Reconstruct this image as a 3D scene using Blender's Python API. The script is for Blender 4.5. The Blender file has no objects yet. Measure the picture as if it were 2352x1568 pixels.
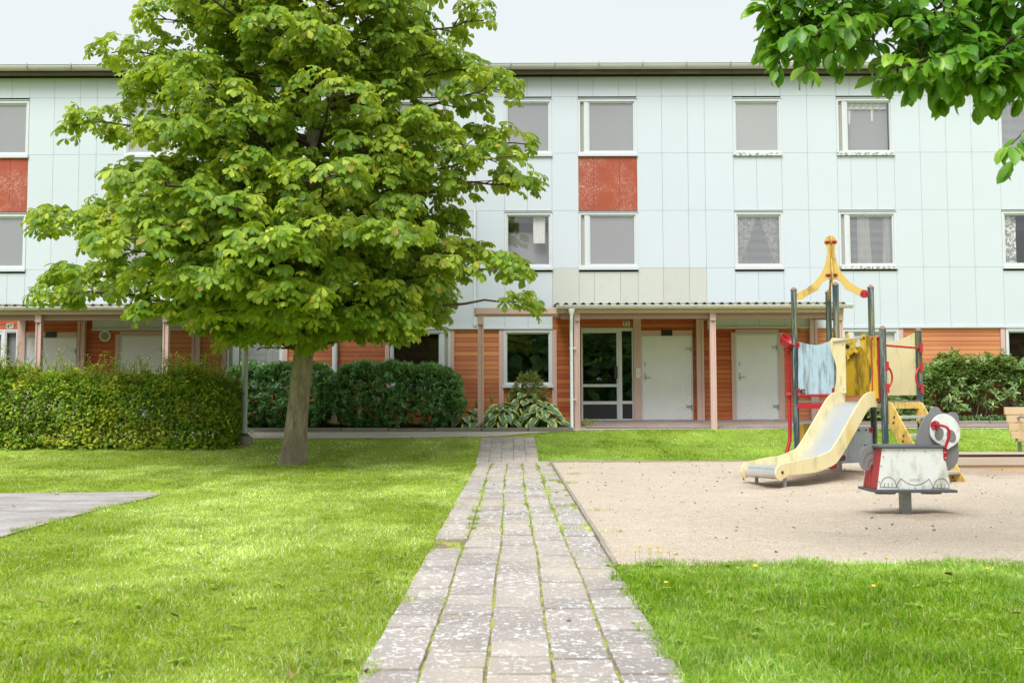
import bpy, math, random
import numpy as np
from mathutils import Vector, Matrix, noise as mnoise
random.seed(7); RNG = np.random.default_rng(11)
C = bpy.context.scene.collection
R = math.radians
# ---------------- camera model (reference frame 2352 x 1568) ----------------
FPX, CX, CY, CAMZ = 2287.0, 1176.0, 784.0, 1.07
PITCH = math.atan(138/2287); ROLL = -R(0.16)
CM = (Matrix.Rotation(R(90)+PITCH, 3, 'X') @ Matrix.Rotation(ROLL, 3, 'Z'))
def ray(x, y): return CM @ Vector(((x-CX)/FPX, -(y-CY)/FPX, -1))
def pt(x, y, Y):
    d = ray(x, y); t = Y/d.y
    return Vector((d.x*t, Y, CAMZ+d.z*t))
GK = [(-1e4,0),(17.2,0),(18.4,.10),(20.5,.33),(21.2,.44),(22.0,.52),(23.4,.62),(26,.62),(1e5,.62)]
GY = np.array([k[0] for k in GK]); GZ = np.array([k[1] for k in GK])
def gz(Y): return np.interp(Y, GY, GZ)
def gp(x, y):
    d = ray(x, y); lo, hi = 1.0, 60.0
    for _ in range(50):
        m = (lo+hi)/2
        if CAMZ+d.z*m > gz(d.y*m): lo = m
        else: hi = m
    return Vector((d.x*lo, d.y*lo, float(gz(d.y*lo))))
def src(x, y, ox, oy, s): return ((ox+x/s)/1.7415, (oy+y/s)/1.7415)
# ---------------- node helpers ----------------
class N:
    def __init__(s, name):
        s.m = bpy.data.materials.new(name); s.m.use_nodes = True
        s.t = s.m.node_tree; s.n = s.t.nodes; s.p = s.n['Principled BSDF']; s.out = s.n['Material Output']
    def new(s, typ, **kw):
        n = s.n.new(typ)
        for k, v in kw.items(): setattr(n, k, v)
        return n
    def link(s, a, b): s.t.links.new(a, b)
    def set(s, inp, v):
        if hasattr(v, 'links'): s.link(v, inp)
        elif isinstance(v, (tuple, list)) and len(v) == 3 and inp.type == 'RGBA': inp.default_value = (*v, 1)
        else: inp.default_value = v
    def coord(s, kind='Object', scale=(1,1,1)):
        tc = s.new('ShaderNodeTexCoord'); mp = s.new('ShaderNodeMapping'); s.link(tc.outputs[kind], mp.inputs[0])
        mp.inputs['Scale'].default_value = scale; return mp.outputs[0]
    def noise(s, vec, scale=5, detail=4, rough=.55, dist=0):
        n = s.new('ShaderNodeTexNoise'); s.link(vec, n.inputs['Vector'])
        n.inputs['Scale'].default_value = scale; n.inputs['Detail'].default_value = detail
        n.inputs['Roughness'].default_value = rough; n.inputs['Distortion'].default_value = dist
        return n.outputs['Fac']
    def vor(s, vec, scale=5, feature='F1'):
        n = s.new('ShaderNodeTexVoronoi', feature=feature); s.link(vec, n.inputs['Vector']); n.inputs['Scale'].default_value = scale
        return n
    def ramp(s, v, stops):
        n = s.new('ShaderNodeValToRGB'); s.link(v, n.inputs[0]); e = n.color_ramp.elements
        while len(e) < len(stops): e.new(.5)
        for i, (p, c) in enumerate(stops):
            e[i].position = p; e[i].color = (*c, 1) if len(c) == 3 else c
        return n.outputs[0]
    def step(s, v, lo, hi):
        n = s.new('ShaderNodeMapRange'); n.interpolation_type = 'SMOOTHSTEP'; s.set(n.inputs[0], v)
        n.inputs[1].default_value = lo; n.inputs[2].default_value = hi; return n.outputs[0]
    def math(s, op, a, b=0.0, c=None):
        n = s.new('ShaderNodeMath', operation=op); s.set(n.inputs[0], a); s.set(n.inputs[1], b)
        if c is not None: s.set(n.inputs[2], c)
        return n.outputs[0]
    def mix(s, f, a, b, mode='MIX'):
        n = s.new('ShaderNodeMix', data_type='RGBA', blend_type=mode); s.set(n.inputs[0], f); s.set(n.inputs[6], a); s.set(n.inputs[7], b)
        return n.outputs[2]
    def island(s): return s.new('ShaderNodeNewGeometry').outputs['Random Per Island']
    def hsv(s, col, h=.5, sa=1, v=1):
        n = s.new('ShaderNodeHueSaturation'); s.set(n.inputs['Color'], col); s.set(n.inputs['Hue'], h); s.set(n.inputs['Saturation'], sa); s.set(n.inputs['Value'], v)
        return n.outputs[0]
    def bump(s, h, strength=.3, dist=.01):
        n = s.new('ShaderNodeBump'); s.set(n.inputs['Height'], h); n.inputs['Strength'].default_value = strength; n.inputs['Distance'].default_value = dist
        s.link(n.outputs[0], s.p.inputs['Normal']); return n
    def col(s, c): s.set(s.p.inputs['Base Color'], c)
    def rough(s, r): s.set(s.p.inputs['Roughness'], r)
def simple(name, col, rough=.5, var=.06, vscale=3, metal=0, spec=.5, island=0.0, bump=0, bscale=60, stain=None, sscale=(1,1,.25), slo=.55, shi=.7, sfreq=8, bdist=.002):
    m = N(name); v = m.coord(); c = col
    f = m.noise(v, vscale, 5)
    c = m.hsv(c, .5, 1, m.math('MULTIPLY_ADD', f, 2*var, 1-var))
    if island: c = m.hsv(c, .5, 1, m.math('MULTIPLY_ADD', m.island(), 2*island, 1-island))
    if stain:
        for sc, (scol, amt) in zip((1, 2.3), stain if isinstance(stain[0], tuple) and isinstance(stain[0][0], tuple) else [stain]):
            g = m.noise(m.coord('Object', sscale), sfreq*sc, 6, .65)
            c = m.mix(m.math('MULTIPLY', m.step(g, slo, shi), amt), c, scol)
    m.col(c); m.rough(rough); m.p.inputs['Metallic'].default_value = metal; m.p.inputs['Specular IOR Level'].default_value = spec
    if bump: m.bump(m.noise(v, bscale, 4), bump, bdist)
    return m.m
# ---------------- object helpers ----------------
def tag(o, label=None, cat=None, group=None, kind=None):
    if label: o['label'] = label
    if cat: o['category'] = cat
    if group: o['group'] = group
    if kind: o['kind'] = kind
    return o
def thing(name, label, cat, loc, group=None):
    o = bpy.data.objects.new(name, None); C.objects.link(o); o.location = loc; o.empty_display_size = .2
    return tag(o, label, cat, group)
def worigin(p):
    v = Vector((0,0,0))
    while p is not None: v = v + p.location; p = p.parent
    return v
def link_mesh(name, me, parent=None, mats=()):
    o = bpy.data.objects.new(name, me); C.objects.link(o)
    for m in mats: me.materials.append(m)
    if parent is not None:
        w = worigin(parent); o.parent = parent; me.transform(Matrix.Translation(-w))
    return o
class MB:
    def __init__(s): s.v = []; s.f = []; s.mi = []; s.cur = 0; s.sm = []; s.smooth = False
    def add(s, vs, fs):
        b = len(s.v); s.v.extend([tuple(v) for v in vs])
        for f in fs: s.f.append([b+i for i in f]); s.mi.append(s.cur); s.sm.append(s.smooth)
    def box(s, x0, x1, y0, y1, z0, z1, M=None):
        vs = [Vector((x, y, z)) for x in (x0, x1) for y in (y0, y1) for z in (z0, z1)]
        if M is not None: vs = [M @ v for v in vs]
        s.add(vs, [(0,1,3,2),(4,6,7,5),(0,4,5,1),(2,3,7,6),(0,2,6,4),(1,5,7,3)])
    def beam(s, a, b, w, h, up=(0,0,1)):
        a, b = Vector(a), Vector(b); d = (b-a).normalized(); u = Vector(up); sd = d.cross(u).normalized(); u = sd.cross(d)
        vs = [p+sd*i*w/2+u*j*h/2 for p in (a, b) for i in (-1,1) for j in (-1,1)]
        s.add(vs, [(0,1,3,2),(4,6,7,5),(0,4,5,1),(2,3,7,6),(0,2,6,4),(1,5,7,3)])
    def tube(s, pts, r, seg=10, cap=True):
        sm = s.smooth; s.smooth = True
        pts = [Vector(p) for p in pts]; n = len(pts); rs = r if isinstance(r, (list, tuple)) else [r]*n
        ref = None; rings = []
        for i, p in enumerate(pts):
            d = (pts[min(i+1, n-1)]-pts[max(i-1, 0)]).normalized()
            if ref is None: ref = d.orthogonal().normalized()
            ref = (ref-d*ref.dot(d)).normalized(); q = d.cross(ref)
            rings.append([p+(ref*math.cos(a)+q*math.sin(a))*rs[i] for a in [2*math.pi*k/seg for k in range(seg)]])
        vs = [v for rg in rings for v in rg]
        fs = [(i*seg+k, i*seg+(k+1) % seg, (i+1)*seg+(k+1) % seg, (i+1)*seg+k) for i in range(n-1) for k in range(seg)]
        s.add(vs, fs)
        if cap:
            s.smooth = False; s.add(rings[0], [tuple(range(seg))[::-1]]); s.add(rings[-1], [tuple(range(seg))])
        s.smooth = sm
    def lathe(s, prof, M, seg=20):
        sm = s.smooth; s.smooth = True
        vs = [M @ Vector((r*math.cos(2*math.pi*k/seg), r*math.sin(2*math.pi*k/seg), z)) for r, z in prof for k in range(seg)]
        s.add(vs, [(i*seg+k, i*seg+(k+1) % seg, (i+1)*seg+(k+1) % seg, (i+1)*seg+k) for i in range(len(prof)-1) for k in range(seg)])
        s.smooth = sm
    def prism(s, poly, t0, t1, M):
        # poly in local (x, z), extruded along local y
        n = len(poly)
        vs = [M @ Vector((x, t0, z)) for x, z in poly]+[M @ Vector((x, t1, z)) for x, z in poly]
        s.add(vs, [tuple(range(n)), tuple(range(2*n-1, n-1, -1))]+[(i, i+n, (i+1) % n+n, (i+1) % n) for i in range(n)])
    def ring(s, x0, x1, z0, z1, w, y0, y1, wb=None, wt=None):
        wb = w if wb is None else wb; wt = w if wt is None else wt
        s.box(x0, x0+w, y0, y1, z0, z1); s.box(x1-w, x1, y0, y1, z0, z1)
        s.box(x0+w, x1-w, y0, y1, z0, z0+wb); s.box(x0+w, x1-w, y0, y1, z1-wt, z1)
    def build(s, name, mats, parent=None, bevel=0, recalc=True):
        import bmesh
        me = bpy.data.meshes.new(name); me.from_pydata(s.v, [], s.f)
        mats = mats if isinstance(mats, (list, tuple)) else [mats]
        me.polygons.foreach_set('material_index', s.mi); me.polygons.foreach_set('use_smooth', s.sm)
        if recalc:
            bm = bmesh.new(); bm.from_mesh(me); bmesh.ops.recalc_face_normals(bm, faces=bm.faces); bm.to_mesh(me); bm.free()
        o = link_mesh(name, me, parent, mats)
        if bevel:
            b = o.modifiers.new('bevel', 'BEVEL'); b.width = bevel; b.segments = 2; b.limit_method = 'ANGLE'; b.angle_limit = R(50)
        return o
def frame(o, x, z=(0,0,1)):
    # matrix with local x along x, local z up, local y = z cross x
    x = Vector(x).normalized(); z = Vector(z); y = z.cross(x).normalized(); z = x.cross(y)
    M = Matrix((x, y, z)).transposed().to_4x4(); M.translation = Vector(o); return M
def smoothpoly(pts, it=2):
    p = [Vector((a, b)) for a, b in pts]
    for _ in range(it):
        q = []
        for i in range(len(p)):
            a, b = p[i], p[(i+1) % len(p)]; q += [a*.75+b*.25, a*.25+b*.75]
        p = q
    return [(v.x, v.y) for v in p]
def bez(p, n=12):
    p = [Vector(q) for q in p]; out = []
    for i in range(n+1):
        t = i/n; q = p[:]
        while len(q) > 1: q = [a.lerp(b, t) for a, b in zip(q, q[1:])]
        out.append(q[0])
    return out
# ---------------- numpy leaf mesher ----------------
def tri_mesh(name, V, F, uv=None, mats=(), parent=None, smooth=False):
    me = bpy.data.meshes.new(name); nv, nf = len(V), len(F)
    me.vertices.add(nv); me.vertices.foreach_set('co', np.ascontiguousarray(V, dtype=np.float32).ravel())
    me.loops.add(nf*3); me.loops.foreach_set('vertex_index', np.ascontiguousarray(F, dtype=np.int32).ravel())
    me.polygons.add(nf); me.polygons.foreach_set('loop_start', np.arange(0, nf*3, 3, dtype=np.int32))
    if smooth: me.polygons.foreach_set('use_smooth', np.ones(nf, dtype=bool))
    if uv is not None:
        l = me.uv_layers.new(name='UVMap'); l.data.foreach_set('uv', np.ascontiguousarray(uv[F.ravel()], dtype=np.float32).ravel())
    me.update(calc_edges=True)
    return link_mesh(name, me, parent, mats)
def nrm(a): return a/np.maximum(np.linalg.norm(a, axis=-1, keepdims=True), 1e-9)
PROF = {'obovate': ([0,.3,.6,.82,1],[0,.42,.92,1,0]), 'oval': ([0,.25,.55,.8,1],[0,.85,1,.7,0]),
        'lance': ([0,.3,.65,1],[0,.9,.85,0]), 'small': ([0,.45,1],[0,1,0]), 'heart': ([0,.08,.3,.6,.85,1],[0.35,.9,1,.85,.45,0])}
def leaf_geo(P, D, Nn, L, W, droop, prof='oval', fold=.25, curl=None):
    ts, ws = PROF[prof]; n = len(P); D = nrm(D); S = nrm(np.cross(D, Nn)); Nn = np.cross(S, D)
    L = np.broadcast_to(L, n)[:, None]; W = np.broadcast_to(W, n)[:, None]; droop = np.broadcast_to(droop, n)[:, None]
    vs = []; uvs = []; idx = []; k = 0
    for t, w in zip(ts, ws):
        # arc bend about the S axis so length stays right
        ang = droop*t
        sn = np.where(np.abs(droop) > 1e-3, np.sin(ang)/np.where(np.abs(droop) > 1e-3, droop, 1), t)
        cs = np.where(np.abs(droop) > 1e-3, (1-np.cos(ang))/np.where(np.abs(droop) > 1e-3, droop, 1), 0)
        c = P+L*(D*sn-Nn*cs)
        nl = Nn*np.cos(ang)+D*np.sin(ang)
        if w == 0:
            vs.append(c); uvs.append((.5, t)); idx.append((k,)); k += 1
        else:
            vs += [c-S*W*w/2+nl*W*w*fold/2, c, c+S*W*w/2+nl*W*w*fold/2]
            uvs += [(.5-.5*w, t), (.5, t), (.5+.5*w, t)]; idx.append((k, k+1, k+2)); k += 3
    F = []
    for a, b in zip(idx, idx[1:]):
        if len(a) == 1 and len(b) == 3: F += [(a[0], b[1], b[0]), (a[0], b[2], b[1])]
        elif len(a) == 3 and len(b) == 3: F += [(a[0], a[1], b[1]), (a[0], b[1], b[0]), (a[1], a[2], b[2]), (a[1], b[2], b[1])]
        elif len(a) == 3: F += [(a[0], a[1], b[0]), (a[1], a[2], b[0])]
    V = np.stack(vs, 1).reshape(-1, 3); F = (np.array(F)[None]+(np.arange(n)*k)[:, None, None]).reshape(-1, 3)
    UV = np.tile(np.array(uvs), (n, 1))
    return V, F, UV
def merge_geo(gs):
    V = []; F = []; U = []; b = 0
    for v, f, u in gs: V.append(v); F.append(f+b); U.append(u); b += len(v)
    return np.concatenate(V), np.concatenate(F), np.concatenate(U)
def unitrand(n): return nrm(RNG.normal(size=(n, 3)))
def tubes_geo(segs, seg=5):
    # segs: list of (list of points, list of radii); fast merged twigs
    mb = MB()
    for p, r in segs: mb.tube(p, r, seg, cap=False)
    return mb
# ---------------- materials ----------------
def leaf_mat(name, dark, light, tip=None, tipamt=.1, rough=.45, trans=.35, veins=12, margin=None, spec=.4, clump=1.2, tcol=None, aged=None):
    m = N(name); c = m.ramp(m.island(), [(0, dark), (.55, tuple((a+b)/2 for a, b in zip(dark, light))), (1, light)])
    cl = m.noise(m.coord('Object'), clump, 2)
    c = m.hsv(c, .5, 1, m.math('MULTIPLY_ADD', cl, .9, .55))
    tc = m.new('ShaderNodeTexCoord'); sp = m.new('ShaderNodeSeparateXYZ'); m.link(tc.outputs['UV'], sp.inputs[0])
    u = m.math('ABSOLUTE', m.math('SUBTRACT', sp.outputs[0], .5)); v = sp.outputs[1]
    if tip:
        r2 = m.step(m.noise(m.coord('Object'), 1.5, 3), .47, .66)
        g = m.math('GREATER_THAN', m.math('FRACT', m.math('MULTIPLY', m.island(), 17.3)), 1-tipamt)
        f = m.math('MAXIMUM', m.math('MULTIPLY', r2, .65), g)
        c = m.mix(f, c, tip)
    if aged:
        g = m.math('GREATER_THAN', m.math('FRACT', m.math('MULTIPLY', m.island(), 91.7)), 1-aged[1])
        e = m.step(m.math('ADD', u, m.math('MULTIPLY', m.noise(m.coord('Object'), 30, 2), .3)), .3, .5)
        c = m.mix(m.math('MULTIPLY', g, m.math('MULTIPLY_ADD', e, .6, .4)), c, aged[0])
    if margin:
        e = m.step(m.math('ADD', u, m.math('MULTIPLY', m.noise(m.coord('Object'), 25, 3), .22)), .37, .45)
        e2 = m.math('MAXIMUM', e, m.step(v, .88, .97)); c = m.mix(e2, c, margin)
    if veins:
        w = m.math('SINE', m.math('MULTIPLY', m.math('SUBTRACT', v, m.math('MULTIPLY', u, .5)), veins*6.283))
        mid = m.step(u, .03, .0)
        vein = m.math('MAXIMUM', m.math('MULTIPLY', m.step(w, .6, 1.0), .25), m.math('MULTIPLY', mid, .45))
        c = m.mix(vein, c, tuple(min(1, 1.8*a+.03) for a in light))
        m.bump(w, .15, .004)
    geo = m.new('ShaderNodeNewGeometry')
    c = m.mix(m.math('MULTIPLY', geo.outputs['Backfacing'], .35), c, tuple(.75*a+.045 for a in light))
    m.col(c); m.rough(rough); m.p.inputs['Specular IOR Level'].default_value = spec
    tr = m.new('ShaderNodeBsdfTranslucent'); m.set(tr.inputs[0], m.mix(.5, c, tcol or tuple(min(1, a*k) for a, k in zip(light, (2.4, 2.0, .6)))))
    mx = m.new('ShaderNodeMixShader'); mx.inputs[0].default_value = trans
    m.link(m.p.outputs[0], mx.inputs[1]); m.link(tr.outputs[0], mx.inputs[2]); m.link(mx.outputs[0], m.out.inputs[0])
    return m.m
MT = {}
MT['panel'] = None
def mk_panel():
    m = N('fibre_cement_white'); v = m.coord()
    c = m.hsv((.575,.628,.682), .5, 1, m.math('MULTIPLY_ADD', m.island(), .02, .98))
    c = m.hsv(c, .5, 1, m.math('MULTIPLY_ADD', m.noise(v, 1.3, 4), .06, .97))
    sp = m.new('ShaderNodeSeparateXYZ'); m.link(v, sp.inputs[0])
    drip = m.step(m.noise(m.coord('Object', (6, 1, .35)), 1.6, 5, .6), .56, .8)
    c = m.mix(m.math('MULTIPLY', drip, .035), c, (.42,.44,.38))
    m.col(c); m.rough(.6); m.bump(m.noise(v, 180, 3), .12, .002); return m.m
MT['panel'] = mk_panel()
def mk_beige():
    m = N('fibre_cement_aged'); v = m.coord()
    c = m.hsv((.56,.575,.53), .5, 1, m.math('MULTIPLY_ADD', m.island(), .08, .93))
    c = m.mix(m.math('MULTIPLY', m.step(m.noise(v, 4, 5), .5, .75), .15), c, (.35,.36,.28))
    m.col(c); m.rough(.7); return m.m
MT['panel_beige'] = mk_beige()
def mk_red():
    m = N('red_panel_weathered'); v = m.coord()
    c = m.mix(m.noise(v, 1.6, 3), (.42,.082,.034), (.29,.055,.032))
    f = m.noise(m.coord('Object', (1,1,.6)), 38, 6, .72, 1.2); g = m.step(m.noise(v, 1.7, 3), .38, .62)
    w = m.math('MULTIPLY', m.step(f, .50, .60), m.math('MULTIPLY', g, .6)); c = m.mix(w, c, (.66,.50,.42))
    m.col(c); m.rough(.75); return m.m
MT['red_panel'] = mk_red()
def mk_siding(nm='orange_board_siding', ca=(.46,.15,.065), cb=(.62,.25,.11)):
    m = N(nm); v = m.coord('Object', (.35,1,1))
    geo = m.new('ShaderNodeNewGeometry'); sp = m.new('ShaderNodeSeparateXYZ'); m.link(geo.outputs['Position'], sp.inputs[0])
    # boards: sun-bleached ochre on the open wall, canopy shade painted into the entrance copy
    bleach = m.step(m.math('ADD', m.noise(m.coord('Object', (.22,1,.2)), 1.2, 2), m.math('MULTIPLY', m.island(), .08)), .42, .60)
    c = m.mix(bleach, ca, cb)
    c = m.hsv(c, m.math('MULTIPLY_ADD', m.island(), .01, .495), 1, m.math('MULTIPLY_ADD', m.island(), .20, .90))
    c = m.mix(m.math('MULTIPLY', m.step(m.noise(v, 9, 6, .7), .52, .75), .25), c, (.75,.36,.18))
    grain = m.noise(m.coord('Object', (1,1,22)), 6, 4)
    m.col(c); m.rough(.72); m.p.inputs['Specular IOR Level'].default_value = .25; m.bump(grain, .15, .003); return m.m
MT['siding'] = mk_siding()
MT['siding_shaded'] = mk_siding('shaded_board_siding', (.40,.085,.030), (.50,.14,.05))  # darker, redder copy of the siding: canopy shade put into the board colour
MT['pink'] = simple('faded_pink_timber', (.62,.43,.39), .7, .08, 2.5, island=.05, spec=.25, bump=.1, bscale=25, stain=((.68,.50,.45), .5), sscale=(1,1,.12), sfreq=7)
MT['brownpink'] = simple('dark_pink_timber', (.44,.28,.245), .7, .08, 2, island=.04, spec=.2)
MT['white_frame'] = simple('white_painted_frame', (.62,.65,.67), .45, .04, 3, stain=((.45,.45,.40), .25), sfreq=6)
MT['sill'] = simple('white_metal_sill', (.60,.63,.65), .45, .04, 3)
MT['sill_moss'] = simple('mossy_metal_sill', (.60,.63,.65), .5, .05, 3, stain=((.17,.14,.05), .85), sscale=(1,1,1), sfreq=14, slo=.50, shi=.56)
MT['gutter'] = simple('zinc_gutter', (.50,.49,.47), .5, .12, 1.2, spec=.5, stain=((.30,.27,.24), .5), sscale=(.6,1,1), sfreq=2)
MT['gutter_white'] = simple('white_steel_gutter', (.72,.69,.66), .4, .05, 2, stain=((.42,.33,.28), .5), sscale=(1,1,3), sfreq=5)
MT['downpipe'] = simple('white_steel_pipe', (.70,.74,.76), .4, .04, 2, stain=((.36,.34,.32), .7), sfreq=5, slo=.6, shi=.68)
MT['fascia'] = simple('weathered_dark_timber', (.12,.092,.066), .8, .35, 5, stain=((.19,.16,.11), .8), sscale=(.3,1,3), sfreq=3)
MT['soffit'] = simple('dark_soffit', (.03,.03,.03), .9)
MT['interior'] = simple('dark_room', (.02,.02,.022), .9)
MT['concrete'] = simple('foundation_concrete', (.20,.185,.165), .9, .25, 4, bump=.3, bscale=60)
MT['roofing'] = simple('corrugated_cement', (.30,.28,.22), .85, .2, 3, stain=((.10,.10,.045), .8), sscale=(1,1,1), sfreq=9, slo=.45, shi=.65)
MT['steel'] = simple('brushed_steel', (.42,.42,.40), .35, .1, 9, metal=.9)
MT['black'] = simple('black_plastic', (.015,.015,.016), .4)
MT['lamp'] = simple('white_lamp_cover', (.72,.71,.66), .4)
MT['ribbed'] = simple('charcoal_grille', (.028,.03,.032), .55)
MT['enamel'] = simple('cream_enamel', (.62,.60,.50), .3)
MT['enamel_black'] = simple('black_enamel', (.02,.02,.02), .3)
def mk_tread():
    m = N('white_chequer_plate'); tc = m.new('ShaderNodeTexCoord'); mp = m.new('ShaderNodeMapping'); m.link(tc.outputs['Object'], mp.inputs[0])
    mp.inputs['Rotation'].default_value = (0, R(45), 0); sp = m.new('ShaderNodeSeparateXYZ'); m.link(mp.outputs[0], sp.inputs[0])
    k = 1/.058; a = m.math('MULTIPLY', sp.outputs[0], k); b = m.math('MULTIPLY', sp.outputs[2], k)
    par = m.math('MODULO', m.math('ABSOLUTE', m.math('ADD', m.math('FLOOR', a), m.math('FLOOR', b))), 2)
    fa = m.math('ABSOLUTE', m.math('SUBTRACT', m.math('FRACT', a), .5)); fb = m.math('ABSOLUTE', m.math('SUBTRACT', m.math('FRACT', b), .5))
    h1 = m.math('MULTIPLY', m.step(fa, .22, .12), m.step(fb, .48, .40)); h2 = m.math('MULTIPLY', m.step(fb, .22, .12), m.step(fa, .48, .40))
    mm = m.new('ShaderNodeMix', data_type='FLOAT'); m.link(par, mm.inputs[0]); m.link(h1, mm.inputs[2]); m.link(h2, mm.inputs[3])
    h = mm.outputs[0]
    grime = m.noise(m.coord('Object', (1,1,.6)), 3.5, 5)
    c = m.mix(h, m.mix(grime, (.66,.67,.67), (.74,.75,.76)), (.86,.88,.89))
    c = m.mix(m.math('MULTIPLY', m.step(m.noise(m.coord(), 30, 4), .68, .74), .5), c, (.33,.30,.26))
    m.col(c); m.rough(.38); m.bump(h, .8, .004); return m.m
MT['tread'] = mk_tread()
def mk_glass(name, tint=(.97,.98,.98), refl=.13):
    m = N(name); gl = m.new('ShaderNodeBsdfGlossy'); gl.inputs['Roughness'].default_value = .015; gl.inputs[0].default_value = (1,1,1,1)
    bw = m.new('ShaderNodeBump'); m.link(m.noise(m.coord(), .8, 1), bw.inputs['Height']); bw.inputs['Strength'].default_value = .05; bw.inputs['Distance'].default_value = .05; m.link(bw.outputs[0], gl.inputs['Normal'])
    tr = m.new('ShaderNodeBsdfTransparent'); tr.inputs[0].default_value = (*tint, 1)
    fr = m.new('ShaderNodeLayerWeight'); fr.inputs[0].default_value = .5
    f = m.math('MULTIPLY_ADD', m.math('POWER', fr.outputs['Facing'], 4.0), .8, refl)
    mx = m.new('ShaderNodeMixShader'); m.set(mx.inputs[0], f); m.link(tr.outputs[0], mx.inputs[1]); m.link(gl.outputs[0], mx.inputs[2]); m.link(mx.outputs[0], m.out.inputs[0])
    return m.m
MT['glass'] = mk_glass('window_glass'); MT['glass_dark'] = mk_glass('tinted_glass', (.5,.55,.52), .10)
MT['shade_grey'] = simple('grey_roller_shade', (.30,.285,.30), .8, .10, .9)
MT['shade_light'] = simple('pale_roller_shade', (.40,.39,.395), .8, .06, .9)
MT['shade_lilac'] = simple('lilac_roller_shade', (.29,.28,.30), .8, .10, .9)
MT['blind'] = simple('grey_slats', (.58,.57,.57), .5, .05, 1)
MT['blind_red'] = simple('dark_red_slats', (.10,.025,.022), .5, .1, 1)
MT['blind_white'] = simple('white_slats', (.60,.59,.55), .5, .05, 1)
MT['curtain'] = simple('sheer_white_curtain', (.74,.72,.70), .9, .12, 4, stain=((.36,.33,.32), .5), sscale=(5,1,.4), sfreq=3)
def mk_fabric():
    m = N('lace_curtain'); v = m.coord('Object', (1,1,1)); f = m.step(m.noise(v, 14, 4, .6), .42, .62)
    c = m.mix(f, (.22,.22,.21), (.85,.84,.82)); m.col(c); m.rough(.9); return m.m
MT['lace'] = mk_fabric()
MT['yellow'] = simple('weathered_yellow_board', (.66,.46,.125), .5, .12, 4, stain=(((.43,.25,.02), .75), ((.10,.075,.02), .55)), sfreq=4, slo=.5, shi=.66, sscale=(1,1,.35), bump=.05)
MT['yellow_pale'] = simple('faded_yellow_board', (.76,.66,.38), .5, .07, 3, stain=(((.62,.40,.06), .6), ((.20,.15,.06), .35)), sfreq=3, slo=.53, shi=.7, sscale=(1,1,.4), bump=.05)
MT['yellow_dirty'] = simple('stained_yellow_board', (.58,.36,.02), .5, .15, 4, stain=(((.70,.48,.13), .8), ((.09,.065,.015), .75)), sfreq=4, slo=.46, shi=.62, sscale=(1,1,.22), bump=.05)
MT['yellow_bright'] = simple('bright_yellow_plastic', (.72,.50,.04), .35, .06, 4, stain=((.45,.30,.05), .4))
MT['edge'] = simple('plywood_edge', (.20,.17,.14), .8, .2, 12)
MT['blue'] = simple('weathered_pale_blue_board', (.42,.58,.68), .55, .06, 3, stain=(((.25,.28,.29), .85), ((.13,.12,.10), .55)), sfreq=8, slo=.48, shi=.64, sscale=(1,1,.16), bump=.1, bscale=30)
MT['bluegrey'] = simple('dirty_blue_grey_board', (.55,.64,.72), .6, .08, 3, stain=(((.30,.29,.26), .6), ((.42,.46,.50), .6)), sfreq=6, slo=.48, shi=.66, sscale=(1,1,.25))
MT['postgreen'] = simple('dark_green_post_algae', (.028,.058,.072), .45, .2, 6, stain=(((.20,.19,.045), .85), ((.32,.33,.31), .7)), sfreq=5, slo=.5, shi=.62, sscale=(3,3,.16), bump=.15, bscale=30)
MT['red'] = simple('red_powder_coat', (.46,.018,.03), .38, .08, 6, stain=((.30,.06,.05), .4))
MT['red_matte'] = simple('faded_red_plastic', (.42,.045,.05), .55, .06, 5)
MT['cap'] = simple('brown_post_cap', (.24,.155,.11), .6, .2, 20)
MT['stainless'] = simple('slide_stainless', (.66,.68,.70), .30, .05, 2, metal=.75, stain=((.8,.82,.84), .6), sscale=(1,1,1), sfreq=1.5)
MT['galv'] = simple('galvanised_steel', (.34,.35,.35), .5, .2, 18, metal=.5, stain=((.22,.22,.21), .5), sscale=(1,1,1), sfreq=22)
MT['alu'] = simple('ribbed_aluminium', (.60,.60,.60), .4, .1, 12, metal=.4)
MT['edging'] = simple('worn_timber_edging', (.30,.255,.205), .9, .25, 6, stain=((.42,.37,.31), .7), sscale=(4,.4,4), sfreq=5)
MT['oldwood'] = simple('weathered_grey_plank', (.20,.17,.125), .85, .25, 6, stain=((.34,.30,.25), .7), sscale=(.4,.4,4), sfreq=5)
MT['pine'] = simple('fresh_pine_timber', (.60,.44,.27), .65, .10, 3, island=.06, stain=((.44,.30,.17), .5), sscale=(.25,1,5), sfreq=3)
MT['pine_grey'] = simple('greying_pine_timber', (.50,.40,.32), .75, .12, 3, island=.05, stain=((.36,.27,.20), .5), sscale=(.25,1,5), sfreq=3)
MT['panda_grey'] = simple('grey_plastic_board', (.22,.215,.225), .6, .08, 5, stain=((.14,.145,.12), .5), sfreq=5)
MT['panda_dark'] = simple('charcoal_board_edge', (.09,.10,.11), .55, .1, 8)
MT['panda_white'] = simple('mildewed_white_board', (.80,.82,.81), .5, .04, 3, stain=(((.36,.33,.22), .55), ((.28,.27,.19), .35)), sfreq=3.6, slo=.50, shi=.66, sscale=(1,1,.5))
MT['engrave'] = simple('engraved_line', (.13,.13,.11), .8)
MT['engrave_soft'] = simple('faint_engraved_line', (.42,.42,.40), .8)
MT['kerb'] = simple('stone_kerb', (.24,.22,.17), .9, .25, 6, island=.15, bump=.4, bscale=50, bdist=.006)
MT['lamp_post'] = simple('grey_painted_lamp_post', (.60,.60,.62), .4, .05, 2)
MT['footing'] = simple('rough_concrete_footing', (.30,.26,.22), .95, .25, 9, bump=.6, bscale=40, bdist=.02)
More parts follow.
